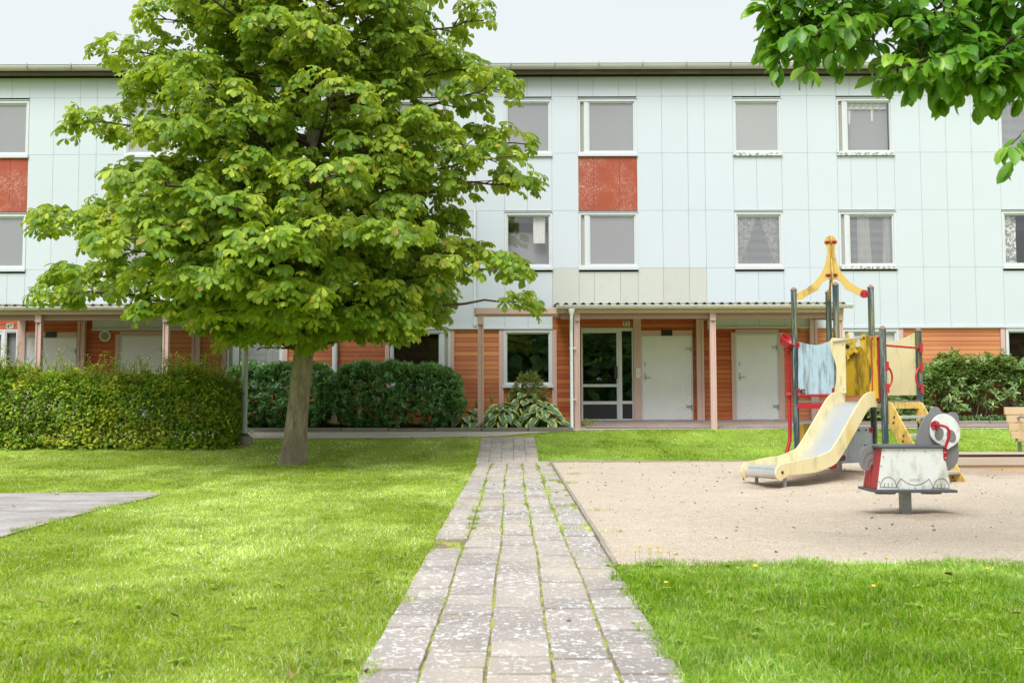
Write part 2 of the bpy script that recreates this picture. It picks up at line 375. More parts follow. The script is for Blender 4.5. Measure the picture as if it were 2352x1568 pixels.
def mk_bark():
    m = N('chestnut_bark'); v = m.coord('Object', (1,1,.28)); f = m.noise(v, 9, 8, .7, .6)
    c = m.ramp(f, [(.28, (.11,.08,.055)), (.45, (.33,.255,.19)), (.62, (.46,.375,.28)), (.8, (.58,.51,.41))])
    li = m.step(m.noise(m.coord(), 34, 5, .65), .56, .66); c = m.mix(m.math('MULTIPLY', li, .6), c, (.50,.50,.44))
    mo = m.step(m.noise(m.coord('Object', (1,1,.3)), 2.6, 3), .50, .66); c = m.mix(m.math('MULTIPLY', mo, .4), c, (.13,.14,.07))
    m.col(c); m.rough(.9); m.p.inputs['Specular IOR Level'].default_value = .15
    h = m.math('ADD', f, m.math('MULTIPLY', m.noise(m.coord('Object', (1,1,.4)), 40, 4), .5)); m.bump(h, 1.0, .06); return m.m
MT['bark'] = mk_bark()
MT['branch'] = simple('dark_branch_bark', (.085,.065,.048), .9, .3, 6, bump=.4, bscale=40, bdist=.01)
MT['twig'] = simple('brown_twig', (.10,.075,.05), .85, .2, 8)
MT['burr'] = simple('green_burr', (.48,.58,.08), .6, .15, 20, bump=.8, bscale=160, bdist=.01)
MT['chestnut'] = leaf_mat('chestnut_leaf', (.03,.13,.012), (.29,.42,.038), tip=(.50,.56,.05), tipamt=.06, trans=.40, veins=11, rough=.45, spec=.38, clump=.9, aged=((.42,.18,.03), .02))
MT['magnolia'] = leaf_mat('magnolia_leaf', (.045,.17,.015), (.15,.34,.025), tip=(.32,.52,.04), tipamt=.05, trans=.38, veins=7, rough=.32, spec=.5, clump=2.0)
MT['hedge'] = leaf_mat('hornbeam_leaf', (.08,.21,.02), (.32,.46,.045), tip=(.56,.56,.06), tipamt=.10, trans=.3, veins=0, rough=.6, spec=.25, clump=1.5, aged=((.28,.15,.05), .06))
MT['laurel'] = leaf_mat('cherry_laurel_leaf', (.07,.22,.07), (.26,.46,.17), trans=.18, veins=0, rough=.28, spec=.6, clump=2)
MT['rhodo'] = leaf_mat('rhododendron_leaf', (.09,.20,.06), (.30,.42,.14), tip=(.22,.29,.07), tipamt=.10, trans=.2, veins=0, rough=.32, spec=.5, clump=2)
MT['shrub'] = leaf_mat('small_shrub_leaf', (.10,.17,.045), (.30,.36,.10), tip=(.28,.26,.08), tipamt=.08, trans=.25, veins=0, rough=.4, clump=3)
MT['hosta'] = leaf_mat('hosta_leaf', (.10,.19,.11), (.17,.27,.16), margin=(.62,.66,.16), trans=.2, veins=5, rough=.4, spec=.4, clump=3)
MT['weed'] = leaf_mat('weed_leaf', (.16,.32,.03), (.38,.52,.07), trans=.35, veins=0, clump=3)
def mk_blade(name, dark, light, dry):
    m = N(name); r = m.island(); c = m.ramp(r, [(0, dark), (.5, tuple((a+b)/2 for a, b in zip(dark, light))), (.86, light), (.93, dry), (1, dry)])
    big = m.noise(m.coord('Object', (1,.6,1)), .55, 4, .6); c = m.mix(m.step(big, .42, .62), m.hsv(c, .5, 1.03, .66), m.hsv(c, .492, .84, 1.25))
    med = m.noise(m.coord(), 3.2, 3); c = m.hsv(c, .5, 1, m.math('MULTIPLY_ADD', med, .9, .55))
    m.col(c); m.rough(.5); m.p.inputs['Specular IOR Level'].default_value = .3
    tr = m.new('ShaderNodeBsdfTranslucent'); m.set(tr.inputs[0], m.hsv(c, .49, 1, 1.4)); mx = m.new('ShaderNodeMixShader'); mx.inputs[0].default_value = .35
    m.link(m.p.outputs[0], mx.inputs[1]); m.link(tr.outputs[0], mx.inputs[2]); m.link(mx.outputs[0], m.out.inputs[0]); return m.m
MT['blade'] = mk_blade('grass_blade', (.20,.40,.010), (.58,.69,.06), (.82,.84,.55))
MT['blade_r'] = mk_blade('lush_grass_blade', (.11,.34,.010), (.42,.62,.030), (.70,.75,.34))
def mk_turf():
    m = N('turf_soil'); v = m.coord(); f = m.noise(v, 30, 5, .7)
    c = m.mix(f, (.16,.28,.015), (.42,.52,.04)); c = m.mix(m.step(m.noise(v, .55, 4), .42, .62), m.hsv(c, .5, 1, .75), c)
    m.col(c); m.rough(.95); m.bump(f, .8, .03); return m.m
MT['turf'] = mk_turf()
def mk_sand():
    m = N('coarse_sand'); v = m.coord()
    c = m.mix(m.noise(v, 1.1, 4), (.56,.46,.355), (.70,.60,.485))
    damp = m.step(m.noise(m.coord('Object', (1,2,1)), .9, 5, .6), .60, .72); c = m.mix(m.math('MULTIPLY', damp, .35), c, (.42,.31,.22))
    g_ = m.new('ShaderNodeNewGeometry')
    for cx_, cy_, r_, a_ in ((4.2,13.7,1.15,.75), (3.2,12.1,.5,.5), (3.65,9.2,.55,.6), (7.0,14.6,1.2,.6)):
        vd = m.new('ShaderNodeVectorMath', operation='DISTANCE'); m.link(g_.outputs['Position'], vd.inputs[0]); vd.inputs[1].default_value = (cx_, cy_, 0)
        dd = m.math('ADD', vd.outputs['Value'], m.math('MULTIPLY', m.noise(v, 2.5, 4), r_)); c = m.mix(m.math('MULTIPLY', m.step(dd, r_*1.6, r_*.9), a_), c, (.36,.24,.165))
    vo = m.vor(v, 130); gr = m.ramp(vo.outputs['Color'], [(0, (.55,.52,.5)), (.5, (1,1,1)), (1, (1.25,1.25,1.25))])
    c = m.mix(.75, c, m.mix(1.0, c, gr, 'MULTIPLY'))
    sp = m.noise(m.coord('Object', (1,.7,1)), 60, 4, .75); c = m.mix(m.math('MULTIPLY', m.step(sp, .57, .66), .8), c, (.24,.14,.085))
    sp2 = m.noise(m.coord(), 52, 2); c = m.mix(m.math('MULTIPLY', m.step(sp2, .60, .68), .8), c, (.78,.72,.66))
    m.col(c); m.rough(.95); m.p.inputs['Specular IOR Level'].default_value = .2
    h = m.math('ADD', m.math('MULTIPLY', m.noise(v, 7, 6, .65), 1.0), m.math('MULTIPLY', m.noise(v, 70, 3), .45)); m.bump(h, 1.0, .05); return m.m
MT['sand'] = mk_sand()
def mk_slab():
    m = N('lichened_paving_slab'); v = m.coord()
    c = m.mix(m.noise(v, 2.2, 5), (.28,.24,.215), (.41,.365,.34)); c = m.hsv(c, .5, 1, m.math('MULTIPLY_ADD', m.island(), .30, .82))
    c = m.mix(m.math('MULTIPLY', m.step(m.noise(v, 95, 3, .7), .55, .7), .4), c, (.13,.115,.10))
    z = m.step(m.noise(v, .8, 3), .36, .58)
    l1 = m.step(m.noise(v, 26, 2.5, .5, 0), .585, .63); l2 = m.step(m.noise(v, 58, 2, .5, 0), .62, .66)
    li = m.math('MULTIPLY', m.math('MAXIMUM', m.math('MULTIPLY', l1, .75), l2), m.math('MULTIPLY_ADD', z, .5, .45)); c = m.mix(li, c, (.72,.74,.72))
    sandy = m.step(m.noise(m.coord('Object', (1,.5,1)), .9, 4), .45, .62); c = m.mix(m.math('MULTIPLY', sandy, .5), c, (.52,.44,.35))
    m.col(c); m.rough(.9); m.bump(m.noise(v, 70, 5, .7), .45, .006); return m.m
MT['slab'] = mk_slab()
MT['joint'] = simple('mossy_joint_soil', (.20,.165,.11), .95, .4, 9, stain=((.36,.38,.05), .9), sscale=(1,1,1), sfreq=6, slo=.45, shi=.55, bump=.5, bscale=80, bdist=.01)
def mk_gravel(name, a, b, sc=140):
    m = N(name); v = m.coord(); c = m.mix(m.step(m.noise(m.coord('Object', (1,2,1)), 1.3, 6, .62), .32, .66), a, b)
    vo = m.vor(v, sc); gr = m.ramp(vo.outputs['Color'], [(0, (.7,.7,.7)), (1, (1.25,1.25,1.25))]); c = m.mix(.7, c, m.mix(1.0, c, gr, 'MULTIPLY'))
    m.col(c); m.rough(.95); m.bump(m.noise(v, 90, 4), .5, .008); return m.m
MT['walk'] = mk_gravel('pale_gravel_walk', (.46,.41,.345), (.55,.50,.43)); MT['asphalt'] = mk_gravel('worn_grey_asphalt', (.27,.24,.235), (.42,.395,.385), 60)
MT['soil'] = simple('bed_soil', (.05,.036,.024), .98, .4, 8, bump=.8, bscale=40, bdist=.02)
MT['paver'] = simple('entrance_paver', (.30,.235,.205), .9, .12, 5, island=.14, bump=.3, bscale=70)
MT['litter'] = simple('dry_leaf_litter', (.30,.19,.09), .8, .3, 20, island=.4)
MT['bark_chip'] = simple('dark_twig_litter', (.09,.05,.03), .9, .3, 20, island=.4)
MT['flower_yellow'] = simple('yellow_petals', (.80,.55,.02), .6); MT['flower_white'] = simple('white_petals', (.72,.72,.60), .6)
# ---------------- apartment building ----------------
YF = 23.3
def fx(x, y=784): return pt(x, y, YF).x
def fz(y, x=1400): return pt(x, y, YF).z
P = 14.42
Z_TOP, Z_A, Z_B, Z_C, Z_D, Z_E = fz(174.5), fz(222.5), fz(352.5), fz(484), fz(616), fz(751)
ZB = .62
bld = thing('apartment_building', 'long three-storey apartment block clad in white panels above orange boarding', 'building', (fx(1200), YF, 0))
A0, A1, A2, A3 = [fx(x, 200) for x in (1323, 1361.7, 1420.7, 1459.6)]
colx = [fx(x, 200) for x in (1323,1361.7,1420.7,1459.6,1518.3,1577.3,1616.3,1675.3,1734,1793,1851,1910,1949.5,2008.4,2048,2108.6,2167.7,2226,2288,2347,2386,2425,2484,2543,2602,2661)]
colx = [c for c in colx if c < A0+P-.2]
XS = sorted([c+P*k for c in colx for k in (-2,-1,0,1)]); XS = [x for x in XS if -17 < x < 19]
# window spans (outer frame) by type, top/bottom and slot side
def span(a, b, y=490): return fx(a, y), fx(b, y)
wA, wB, wC, wD, wZ = span(1329,1464), span(1686,1797), span(1925,2056), span(2299,2432), span(1159,1268)
UPW = []
for k in (-1, 0):
    for nm, w, slot in (('A', wA, 'L'), ('B', wB, None), ('C', wC, 'L'), ('D', wD, 'R'), ('Z', wZ, None)):
        x0, x1 = w[0]+P*k, w[1]+P*k
        if x1 < -14.6 or x0 > 14.5: continue
        UPW.append((nm, k, x0, x1, slot))
rows = [(fz(229.5), fz(352.5)-.0), (fz(489), fz(613))]
# snap column lines to window edges so that panels meet the frames
for i, x in enumerate(XS):
    for w in UPW:
        for e in (w[2], w[3]):
            if abs(x-e) < .13: XS[i] = e
def snap(x): return min(XS, key=lambda c: abs(c-x))
UPW = [(n, k, snap(a), snap(b), s) for n, k, a, b, s in UPW]
ENT = [(fx(1273, 700), fx(1608, 700)), (fx(1273, 700)-P, fx(1608, 700)-P)]
ENT = [(snap(a), snap(b)) for a, b in ENT]
T = .022
clad = MB(); beige = MB(); reds = {}
ZR = [Z_E, Z_D, Z_C, Z_B, Z_A, Z_TOP]
can_zone = [(snap(fx(1273, 650)), snap(fx(1627, 650)))]
for (x0, x1) in zip(XS, XS[1:]):
    xm = (x0+x1)/2
    for r in range(5):
        z0, z1 = ZR[r], ZR[r+1]
        rw = {1: 1, 3: 0}.get(r)
        if rw is not None and any(a-.01 < xm < b+.01 for _, _, a, b, _ in UPW): continue
        if r == 0:
            for a, b in ENT:
                if a < xm < b: z0 = fz(712)
        g = .0022; tgt = clad
        for n, k, a, b, s in UPW:
            if a < xm < b and r in (0, 2): z1 = z1-.085     # below a window the sill laps over
        if r == 2 and any(n == 'A' and a < xm < b for n, k, a, b, s in UPW): tgt = reds.setdefault(x0 > -5, MB())
        elif r == 0 and can_zone[0][0] < xm < can_zone[0][1]: tgt = beige
        tgt.box(x0+g, x1-g, YF-T, YF, z0+g, z1-g)
for mb, m in [(clad, 'panel'), (beige, 'panel_beige')]+[(q, 'red_panel') for q in reds.values()]:
    mb.build({'panel': 'cladding', 'panel_beige': 'aged_cladding', 'red_panel': 'red_panel'}[m], MT[m], bld, bevel=.002)
# rivets on panels
rv = MB()
for x in XS:
    for z0, z1 in zip(ZR, ZR[1:]):
        for f in (.04, .35, .65, .96):
            z = z0+(z1-z0)*f
            if any(a+.03 < x < b-.03 and (rows[0][0]-.2 < z < rows[0][1]+.1 or rows[1][1]-.1 < z < rows[1][0]+.1 or True) and not (z > Z_A or Z_C > z > 99) and (Z_B < z < Z_A or Z_D < z < Z_C) for _, _, a, b, _ in UPW): continue
            for dx in (-.025, .025): rv.box(x+dx-.004, x+dx+.004, YF-T-.003, YF-T, z-.004, z+.004)
rv.build('panel_rivet', MT['steel'], bld)
# ground floor openings (x px, y px)
def off(k): return P*k
GW = []   # ground windows: x0,x1,z0,z1
gz0, gz1 = fz(884), fz(757)
for k in (-1, 0):
    GW += [('Z', k, fx(1157, 820)+off(k), fx(1268, 820)+off(k)), ('C', k, fx(1935, 780)+off(k), fx(2063, 780)+off(k)), ('D', k, fx(2310, 800)+off(k), fx(2448, 800)+off(k))]
GW = [g for g in GW if g[3] > -14.6 and g[2] < 14.6]
DOORS = []
for k in (-1, 0):
    DOORS += [('glass', k, fx(1334.7, 860)+off(k), fx(1454.5, 860)+off(k), fz(753)),
              ('plate', k, fx(1473, 860)+off(k), fx(1591, 860)+off(k), fz(770)),
              ('plate2', k, fx(1690, 860)+off(k), fx(1789, 860)+off(k), fz(767))]
holes = [(a, b, Z_B+.0, Z_A) for _, _, a, b, _ in UPW]+[(a, b, Z_D, Z_C) for _, _, a, b, _ in UPW]
holes += [(a, b, gz0-.07, gz1+.05) for _, _, a, b in GW]+[(a, b, ZB, z) for _, _, a, b, z in DOORS]
xs = sorted(set([-17.5, 19.5]+[h[0] for h in holes]+[h[1] for h in holes])); zs = sorted(set([ZB-.5, Z_TOP+.1]+[h[2] for h in holes]+[h[3] for h in holes]))
wl = MB()
for a, b in zip(xs, xs[1:]):
    if b-a < 1e-5: continue
    for c, d in zip(zs, zs[1:]):
        xm, zm = (a+b)/2, (c+d)/2
        if any(h[0] < xm < h[1] and h[2] < zm < h[3] for h in holes): continue
        wl.box(a, b, YF+.035, YF+.25, c, d)
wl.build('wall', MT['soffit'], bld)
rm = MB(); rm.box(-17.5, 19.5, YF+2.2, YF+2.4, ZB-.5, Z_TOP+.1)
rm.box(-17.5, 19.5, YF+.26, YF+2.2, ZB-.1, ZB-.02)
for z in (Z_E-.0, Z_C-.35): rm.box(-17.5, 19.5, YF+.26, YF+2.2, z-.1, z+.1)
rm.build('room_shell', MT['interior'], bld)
bk = MB(); bk.box(-17.5, 19.5, YF+2.4, YF+9, ZB-.5, Z_TOP+.15); bk.build('rear_volume', MT['panel'], bld)
# boarding
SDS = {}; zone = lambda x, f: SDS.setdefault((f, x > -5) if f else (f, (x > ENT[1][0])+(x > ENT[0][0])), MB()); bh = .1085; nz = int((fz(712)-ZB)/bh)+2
spans_x = sorted([(a-.1, b+.1) if t != 'x' else 0 for t, k, a, b, z in DOORS])
for i in range(nz):
    z0 = ZB+i*bh; z1 = z0+bh-.007
    segs = [(-17.4, 19.4)]
    cuts = []
    for _, _, a, b in GW:
        if z1 > gz0-.03 and z0 < gz1+.03: cuts.append((a, b))
    for _, _, a, b, z in DOORS:
        if z0 < z: cuts.append((a, b))
    for a, b in sorted(cuts):
        s = segs.pop()
        if a <= s[0] <= b: segs.append((b, s[1])); continue
        segs += [(s[0], a), (b, s[1])]
    for a, b in segs:
        if z1 > Z_E:
            for ea, eb in ENT:
                u, v = max(a, ea), min(b, eb)
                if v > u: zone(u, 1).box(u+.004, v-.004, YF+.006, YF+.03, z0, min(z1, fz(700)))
            continue
        x = a
        while x < b:
            e = min(b, x+random.uniform(3.0, 4.8)); e = b if b-e < .6 else e
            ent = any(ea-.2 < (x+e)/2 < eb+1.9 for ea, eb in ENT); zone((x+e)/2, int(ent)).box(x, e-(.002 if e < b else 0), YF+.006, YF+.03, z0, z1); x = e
for (f_, _), mb_ in SDS.items(): mb_.build('entrance_siding' if f_ else 'siding', MT['siding_shaded' if f_ else 'siding'], bld, bevel=.003)
fn = MB(); fn.box(-17.5, 19.5, YF+.02, YF+.2, -.2, ZB-.01); fn.build('foundation', MT['concrete'], bld)
# drip flashing below the cladding
fl = MB()
segs = [(-17.5, ENT[1][0]), (ENT[1][1], ENT[0][0]), (ENT[0][1], 19.5)]
for a, b in segs: fl.box(a, b, YF-T-.035, YF+.004, Z_E-.045, Z_E-.003)
fl.build('drip_flashing', MT['sill'], bld, bevel=.004)
# trims (pink corner boards / posts against the wall)
def trim(x0, x1, y0=757, zb=None, k=0, t=.035):
    mb = MB(); mb.box(fx(x0, 860)+off(k), fx(x1, 860)+off(k), YF-t, YF+.004, ZB if zb is None else zb, fz(y0)); mb.build('corner_board', MT['pink'], bld, bevel=.003)
for k in (-1, 0):
    for a, b, y in ((1146,1157,757), (1268,1279,757), (1455,1473,712), (1680,1690,764), (1789,1801,764), (2063.5,2076,757), (1925,1935,757), (2300,2310,757), (2449,2459,757)):
        if -15 < fx(a)+off(k) < 15: trim(a, b, y, k=k, t=.05 if y == 712 else .032)
    for a_, b_, c_, d_ in ((1473,1591,769.5,759), (1690,1789,766.5,757.5)):
        dk = MB(); dk.box(fx(a_, 860)+off(k), fx(b_, 860)+off(k), YF-.03, YF+.004, fz(c_), fz(d_)); dk.build('door_header', MT['pink'], bld, bevel=.003)
# ---------- windows ----------
def blind_mesh(x0, x1, z0, z1, Y, mat, parent, pitch=.027, tilt=.5, name='blind'):
    mb = MB(); z = z0+.02
    while z < z1-.01:
        mb.add([(x0, Y-.009, z), (x1, Y-.009, z), (x1, Y+.009, z+.018*tilt+.004), (x0, Y+.009, z+.018*tilt+.004)], [(0,1,2,3)]); z += pitch
    mb.box(x0, x1, Y-.012, Y+.012, z1-.02, z1)
    for f in (.2, .8): mb.box(x0+(x1-x0)*f-.002, x0+(x1-x0)*f+.002, Y-.013, Y-.011, z0, z1)
    return mb.build(name, mat, parent)
def curtain_mesh(poly_fn, Y, mat, parent, z0, z1, n=28, name='curtain'):
    mb = MB(); rowsn = 14; vs = []
    for j in range(rowsn+1):
        z = z1+(z0-z1)*j/rowsn; a, b = poly_fn(j/rowsn)
        for i in range(n+1):
            u = i/n; vs.append((a+(b-a)*u, Y+.018*math.sin(u*38+j*.12), z))
    fs = [(j*(n+1)+i, j*(n+1)+i+1, (j+1)*(n+1)+i+1, (j+1)*(n+1)+i) for j in range(rowsn) for i in range(n)]
    mb.smooth = True; mb.add(vs, fs); return mb.build(name, mat, parent, recalc=False)
def window(x0, x1, z0, z1, slot, dress, sill='sill', upper=True, parent=bld):
    yf = YF-T-.012; w = MB()
    w.ring(x0, x1, z0, z1, .05, yf, YF+.06, wb=.035, wt=.06)                   # outer casing
    a, b = x0+.05, x1-.05
    if slot:
        sw = .085; post = .105
        if slot == 'L': s0, s1, a = a, a+sw, a+sw+post; p0, p1 = s1, s1+post
        else: s1, s0 = b, b-sw; p0, p1 = s0-post, s0; b = p0
        w.box(p0, p1, yf+.012, YF+.06, z0+.035, z1-.06)
    w.ring(a, b, z0+.035, z1-.06, .032, yf+.028, YF+.055)
    o = w.build('window', MT['white_frame'], parent, bevel=.003)
    if slot: blind_mesh(s0, s1, z0+.035, z1-.06, YF+.03, MT['blind_white'], o, .034, .9, name='side_vent'); bb_ = MB(); bb_.box(s0, s1, YF+.042, YF+.046, z0+.03, z1-.06); bb_.build('vent_backing', MT['enamel'], o)
    a += .032; b -= .032; c = z0+.067; d = z1-.092
    g = MB(); g.add([(a-.005, YF+.014, c-.005), (b+.005, YF+.014, c-.005), (b+.005, YF+.014, d+.005), (a-.005, YF+.014, d+.005)], [(0,1,2,3)])
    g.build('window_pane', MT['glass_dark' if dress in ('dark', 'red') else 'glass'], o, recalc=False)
    if dress in ('shade_grey', 'shade_light', 'shade_lilac'):
        s = MB(); s.box(a, b, YF+.032, YF+.036, c-.02, d); s.build('roller_shade', MT[dress], o)
    elif dress == 'swag':
        s = MB(); s.box(a, b, YF+.13, YF+.134, c-.02, d+.02); s.build('roller_shade', MT['shade_grey'], o)
        for u0, u1, zz in ((.05, .13, .42), (.60, .68, .36)):
            curtain_mesh(lambda t, u0=u0, u1=u1: (a+(b-a)*(u0+.02*t), a+(b-a)*(u1-.03*t)), YF+.11, MT['curtain'], o, d-zz*(d-c), d-.08*(d-c), n=6)
        curtain_mesh(lambda t: (a+.01, b-.01), YF+.10, MT['curtain'], o, d-.12*(d-c), d, n=30)
    elif dress == 'drapes':
        blind_mesh(a, b, c, d, YF+.06, MT['blind'], o)
        curtain_mesh(lambda t: (a, a+(b-a)*(.50-.42*t)), YF+.10, MT['lace'], o, c, d)
        curtain_mesh(lambda t: (a+(b-a)*(.55+.38*t), b), YF+.11, MT['lace'], o, c, d)
    elif dress == 'drape_mid':
        blind_mesh(a, b, c, d, YF+.06, MT['blind'], o)
        curtain_mesh(lambda t: (a+(b-a)*.22, a+(b-a)*(.50+.05*t)), YF+.12, MT['curtain'], o, c, d)
        curtain_mesh(lambda t: (a+(b-a)*(.86-.05*t), b), YF+.12, MT['curtain'], o, c, d, n=10)
    elif dress == 'lace_side':
        curtain_mesh(lambda t: (a, a+(b-a)*.30), YF+.09, MT['lace'], o, c, d)
    elif dress == 'lace_mid':
        curtain_mesh(lambda t: (a+(b-a)*.62, a+(b-a)*(.92)), YF+.09, MT['curtain'], o, c+(d-c)*.45, d)
        s = MB(); s.box(a, b, YF+.30, YF+.304, c, d+.02); s.build('roller_shade', MT['shade_grey'], o)
    elif dress == 'blinds': blind_mesh(a, b, c, d, YF+.06, MT['blind'], o, tilt=.9)
    elif dress == 'blinds_net':
        blind_mesh(a, b, c, d, YF+.06, MT['blind'], o, tilt=.6)
        curtain_mesh(lambda t: (a+(b-a)*.68, b), YF+.1, MT['curtain'], o, c, d)
    elif dress == 'red': blind_mesh(a, b, c, d, YF+.06, MT['blind_red'], o, tilt=.8)
    elif dress == 'cream':
        s = MB(); s.box(a, b, YF+.06, YF+.064, c-.02, d); s.build('roller_shade', MT['lamp'], o)
    s = MB()
    if upper: s.box(x0-.01, x1+.01, YF-T-.05, YF+.01, z0-.075, z0-.004)
    else: s.box(x0-.03, x1+.03, YF-.075, YF+.005, z0-.06, z0-.004)
    s.build('sill', MT[sill], o, bevel=.004)
    h = MB(); h.box(x0-.008, x1+.008, YF-T-.03, YF-T+.004, z1+.006, z1+.02); h.build('head_flashing', MT['sill'], o)
DR = {('A',0,0):'shade_grey', ('A',0,1):'shade_grey', ('B',0,0):'shade_light', ('B',0,1):'drapes', ('C',0,0):'swag', ('C',0,1):'drape_mid',
      ('D',0,0):'blinds', ('D',0,1):'lace_side', ('Z',0,0):'shade_lilac', ('Z',0,1):'lace_mid', ('D',-1,1):'blinds', ('A',-1,0):'shade_grey', ('A',-1,1):'shade_lilac'}
for n, k, a, b, s in UPW:
    for r, (zt, zb) in enumerate(((fz(228.5), fz(353)), (fz(488), fz(613)))):
        window(a, b, zb, zt, s, DR.get((n, k, r), 'shade_light'), sill='sill_moss' if (n in 'BC' and k == 0 and r == 0) or (n == 'C' and k == 0) else 'sill')
for n, k, a, b in GW:
    dress = {('Z',0):'dark', ('C',0):'cream', ('C',-1):'blinds_net', ('D',-1):'red', ('D',0):'red'}.get((n, k), 'dark')
    window(a, b, gz0, gz1, {'Z': None, 'C': 'L', 'D': 'R'}[n], dress, upper=False)
# ---------- doors ----------
def cyl_y(mb, x, z, y0, y1, r, seg=16): mb.tube([(x, y0, z), (x, y1, z)], r, seg)
for t, k, a, b, z1 in DOORS:
    if t == 'glass':
        s = off(k); X = lambda px: fx(px, 860)+s
        w = MB(); xm = X((2180+585/1.96)/1.7415)
        w.ring(a, b, ZB, z1, .03, YF-.025, YF+.07, wb=.02, wt=.035); w.box(xm-.022, xm+.028, YF-.025, YF+.07, ZB+.02, z1-.035)
        def PX(v): return X((2180+v/1.96)/1.7415)
        def PZ(v): return fz((1150+v/1.96)/1.7415)
        gx0, gx1, hx0, hx1 = PX(297), PX(562), PX(604), PX(684)
        dx0, dx1 = a+.03, xm-.022
        rowsd = [(PZ(1030), PZ(915)), (PZ(890), PZ(778)), (PZ(756), PZ(355))]
        def leafd(x0, x1, g0, g1, rws):
            w.box(x0, g0, YF-.012, YF+.05, ZB+.02, z1-.035); w.box(g1, x1, YF-.012, YF+.05, ZB+.02, z1-.035)
            zz = [ZB+.02]+[q for r_ in rws for q in r_]+[z1-.035]
            for q0, q1 in zip(zz[::2], zz[1::2]): w.box(g0, g1, YF-.012, YF+.05, q0, q1)
        leafd(dx0, dx1, gx0, gx1, rowsd); rws2 = [(PZ(1028), PZ(912)), (PZ(888), PZ(340))]; leafd(xm+.028, b-.03, hx0, hx1, rws2)
        o = w.build('entrance_door', MT['white_frame'], bld, bevel=.003)
        for x0, x1, rws in ((gx0, gx1, rowsd), (hx0, hx1, rws2)):
            for i, (q0, q1) in enumerate(rws):
                if i == 0:
                    p = MB(); p.box(x0, x1, YF+.012, YF+.02, q0, q1); x = x0+.01
                    while x < x1-.01: p.box(x, x+.007, YF+.004, YF+.012, q0, q1); x += .018
                    p.build('kick_panel', MT['ribbed'], o)
                else:
                    p = MB(); p.add([(x0, YF+.014, q0), (x1, YF+.014, q0), (x1, YF+.014, q1), (x0, YF+.014, q1)], [(0,1,2,3)]); p.build('door_pane', MT['glass_dark'] if k == 0 else MT['glass'], o, recalc=False)
        if k == -1:
            p = MB(); p.box(gx0, hx1, YF+.10, YF+.104, PZ(888), PZ(340)); p.build('inner_curtain', MT['shade_lilac'], o)
        p = MB(); p.box(PX(541), PX(567), YF-.075, YF-.03, PZ(714), PZ(615)); p.box(PX(556), PX(566), YF-.03, YF-.012, PZ(700), PZ(690)); p.box(PX(556), PX(566), YF-.03, YF-.012, PZ(640), PZ(630))
        p.build('door_handle', MT['black'], o, bevel=.006)
        p = MB(); p.box(PX(569), PX(578), YF-.018, YF-.012, PZ(745), PZ(728)); p.build('lock', MT['steel'], o)
    else:
        w = MB(); w.ring(a, b, ZB, z1, .03, YF-.02, YF+.05, wb=.02, wt=.03); o = w.build('door_frame', MT['white_frame'], bld, bevel=.003)
        d = MB(); d.box(a+.034, b-.034, YF-.010, YF+.03, ZB+.024, z1-.034); dd = d.build('door_leaf', MT['tread'], o)
        h = MB(); xl = a+.034+.055; zh = ZB+1.03
        h.box(xl-.018, xl+.018, YF-.02, YF-.0105, zh-.10, zh+.08); h.tube([(xl, YF-.02, zh-.03), (xl, YF-.06, zh-.03), (xl+.02, YF-.065, zh-.03), (xl+.13, YF-.065, zh-.03)], .010, 8)
        h.build('door_handle', MT['steel'], o); h = MB(); h.box(xl-.016, xl+.016, YF-.02, YF-.0105, zh+.22, zh+.34); h.build('lock', MT['steel'], o)
        for zz in (z1-.32, ZB+.32):
            h = MB(); h.box(b-.16, b-.045, YF-.018, YF-.0105, zz-.03, zz+.03); h.tube([(b-.035, YF-.03, zz-.075), (b-.035, YF-.03, zz+.045)], .016, 10); h.build('hinge', MT['steel'], o)
        if t == 'plate':
            xm = (a+b)/2; v = MB(); v.box(xm-.13, xm+.13, YF-.045, YF-.031, fz(771.5), fz(758)+.0)
            for i in range(4): v.box(xm-.12, xm+.12, YF-.052, YF-.045, fz(770)+i*.028, fz(770)+i*.028+.010)
            v.build('vent_grille', MT['black'], bld)
# intercom, vent, porch lamp
m_ = MB(); x0 = fx((2180+709/1.96)/1.7415, 860); x1 = fx((2180+746/1.96)/1.7415, 860); zc = fz((1150+672/1.96)/1.7415)
m_.box(x0, x1, YF-.075, YF-.051, zc-.12, zc+.12); ic = m_.build('intercom', MT['lamp'], bld, bevel=.006)
m_ = MB(); cyl_y(m_, (x0+x1)/2, zc, YF-.079, YF-.0755, .055, 20); m_.build('speaker_disc', MT['alu'], ic)
v = MB(); xv, zv = fx(242, 771), fz(771, 242); v.lathe([(.0,.0),(.075,.0),(.14,.0),(.14,.03),(.12,.045),(.095,.03),(.085,.02)], Matrix.Translation((xv, YF+.006, zv)) @ Matrix.Rotation(R(90), 4, 'X'), 28)
vo = v.build('round_vent', MT['enamel'], bld)
v = MB()
for i in range(6): v.box(xv-.075, xv+.075, YF-.022, YF-.012, zv-.07+i*.026, zv-.057+i*.026)
v.build('vent_slat', MT['enamel'], vo)
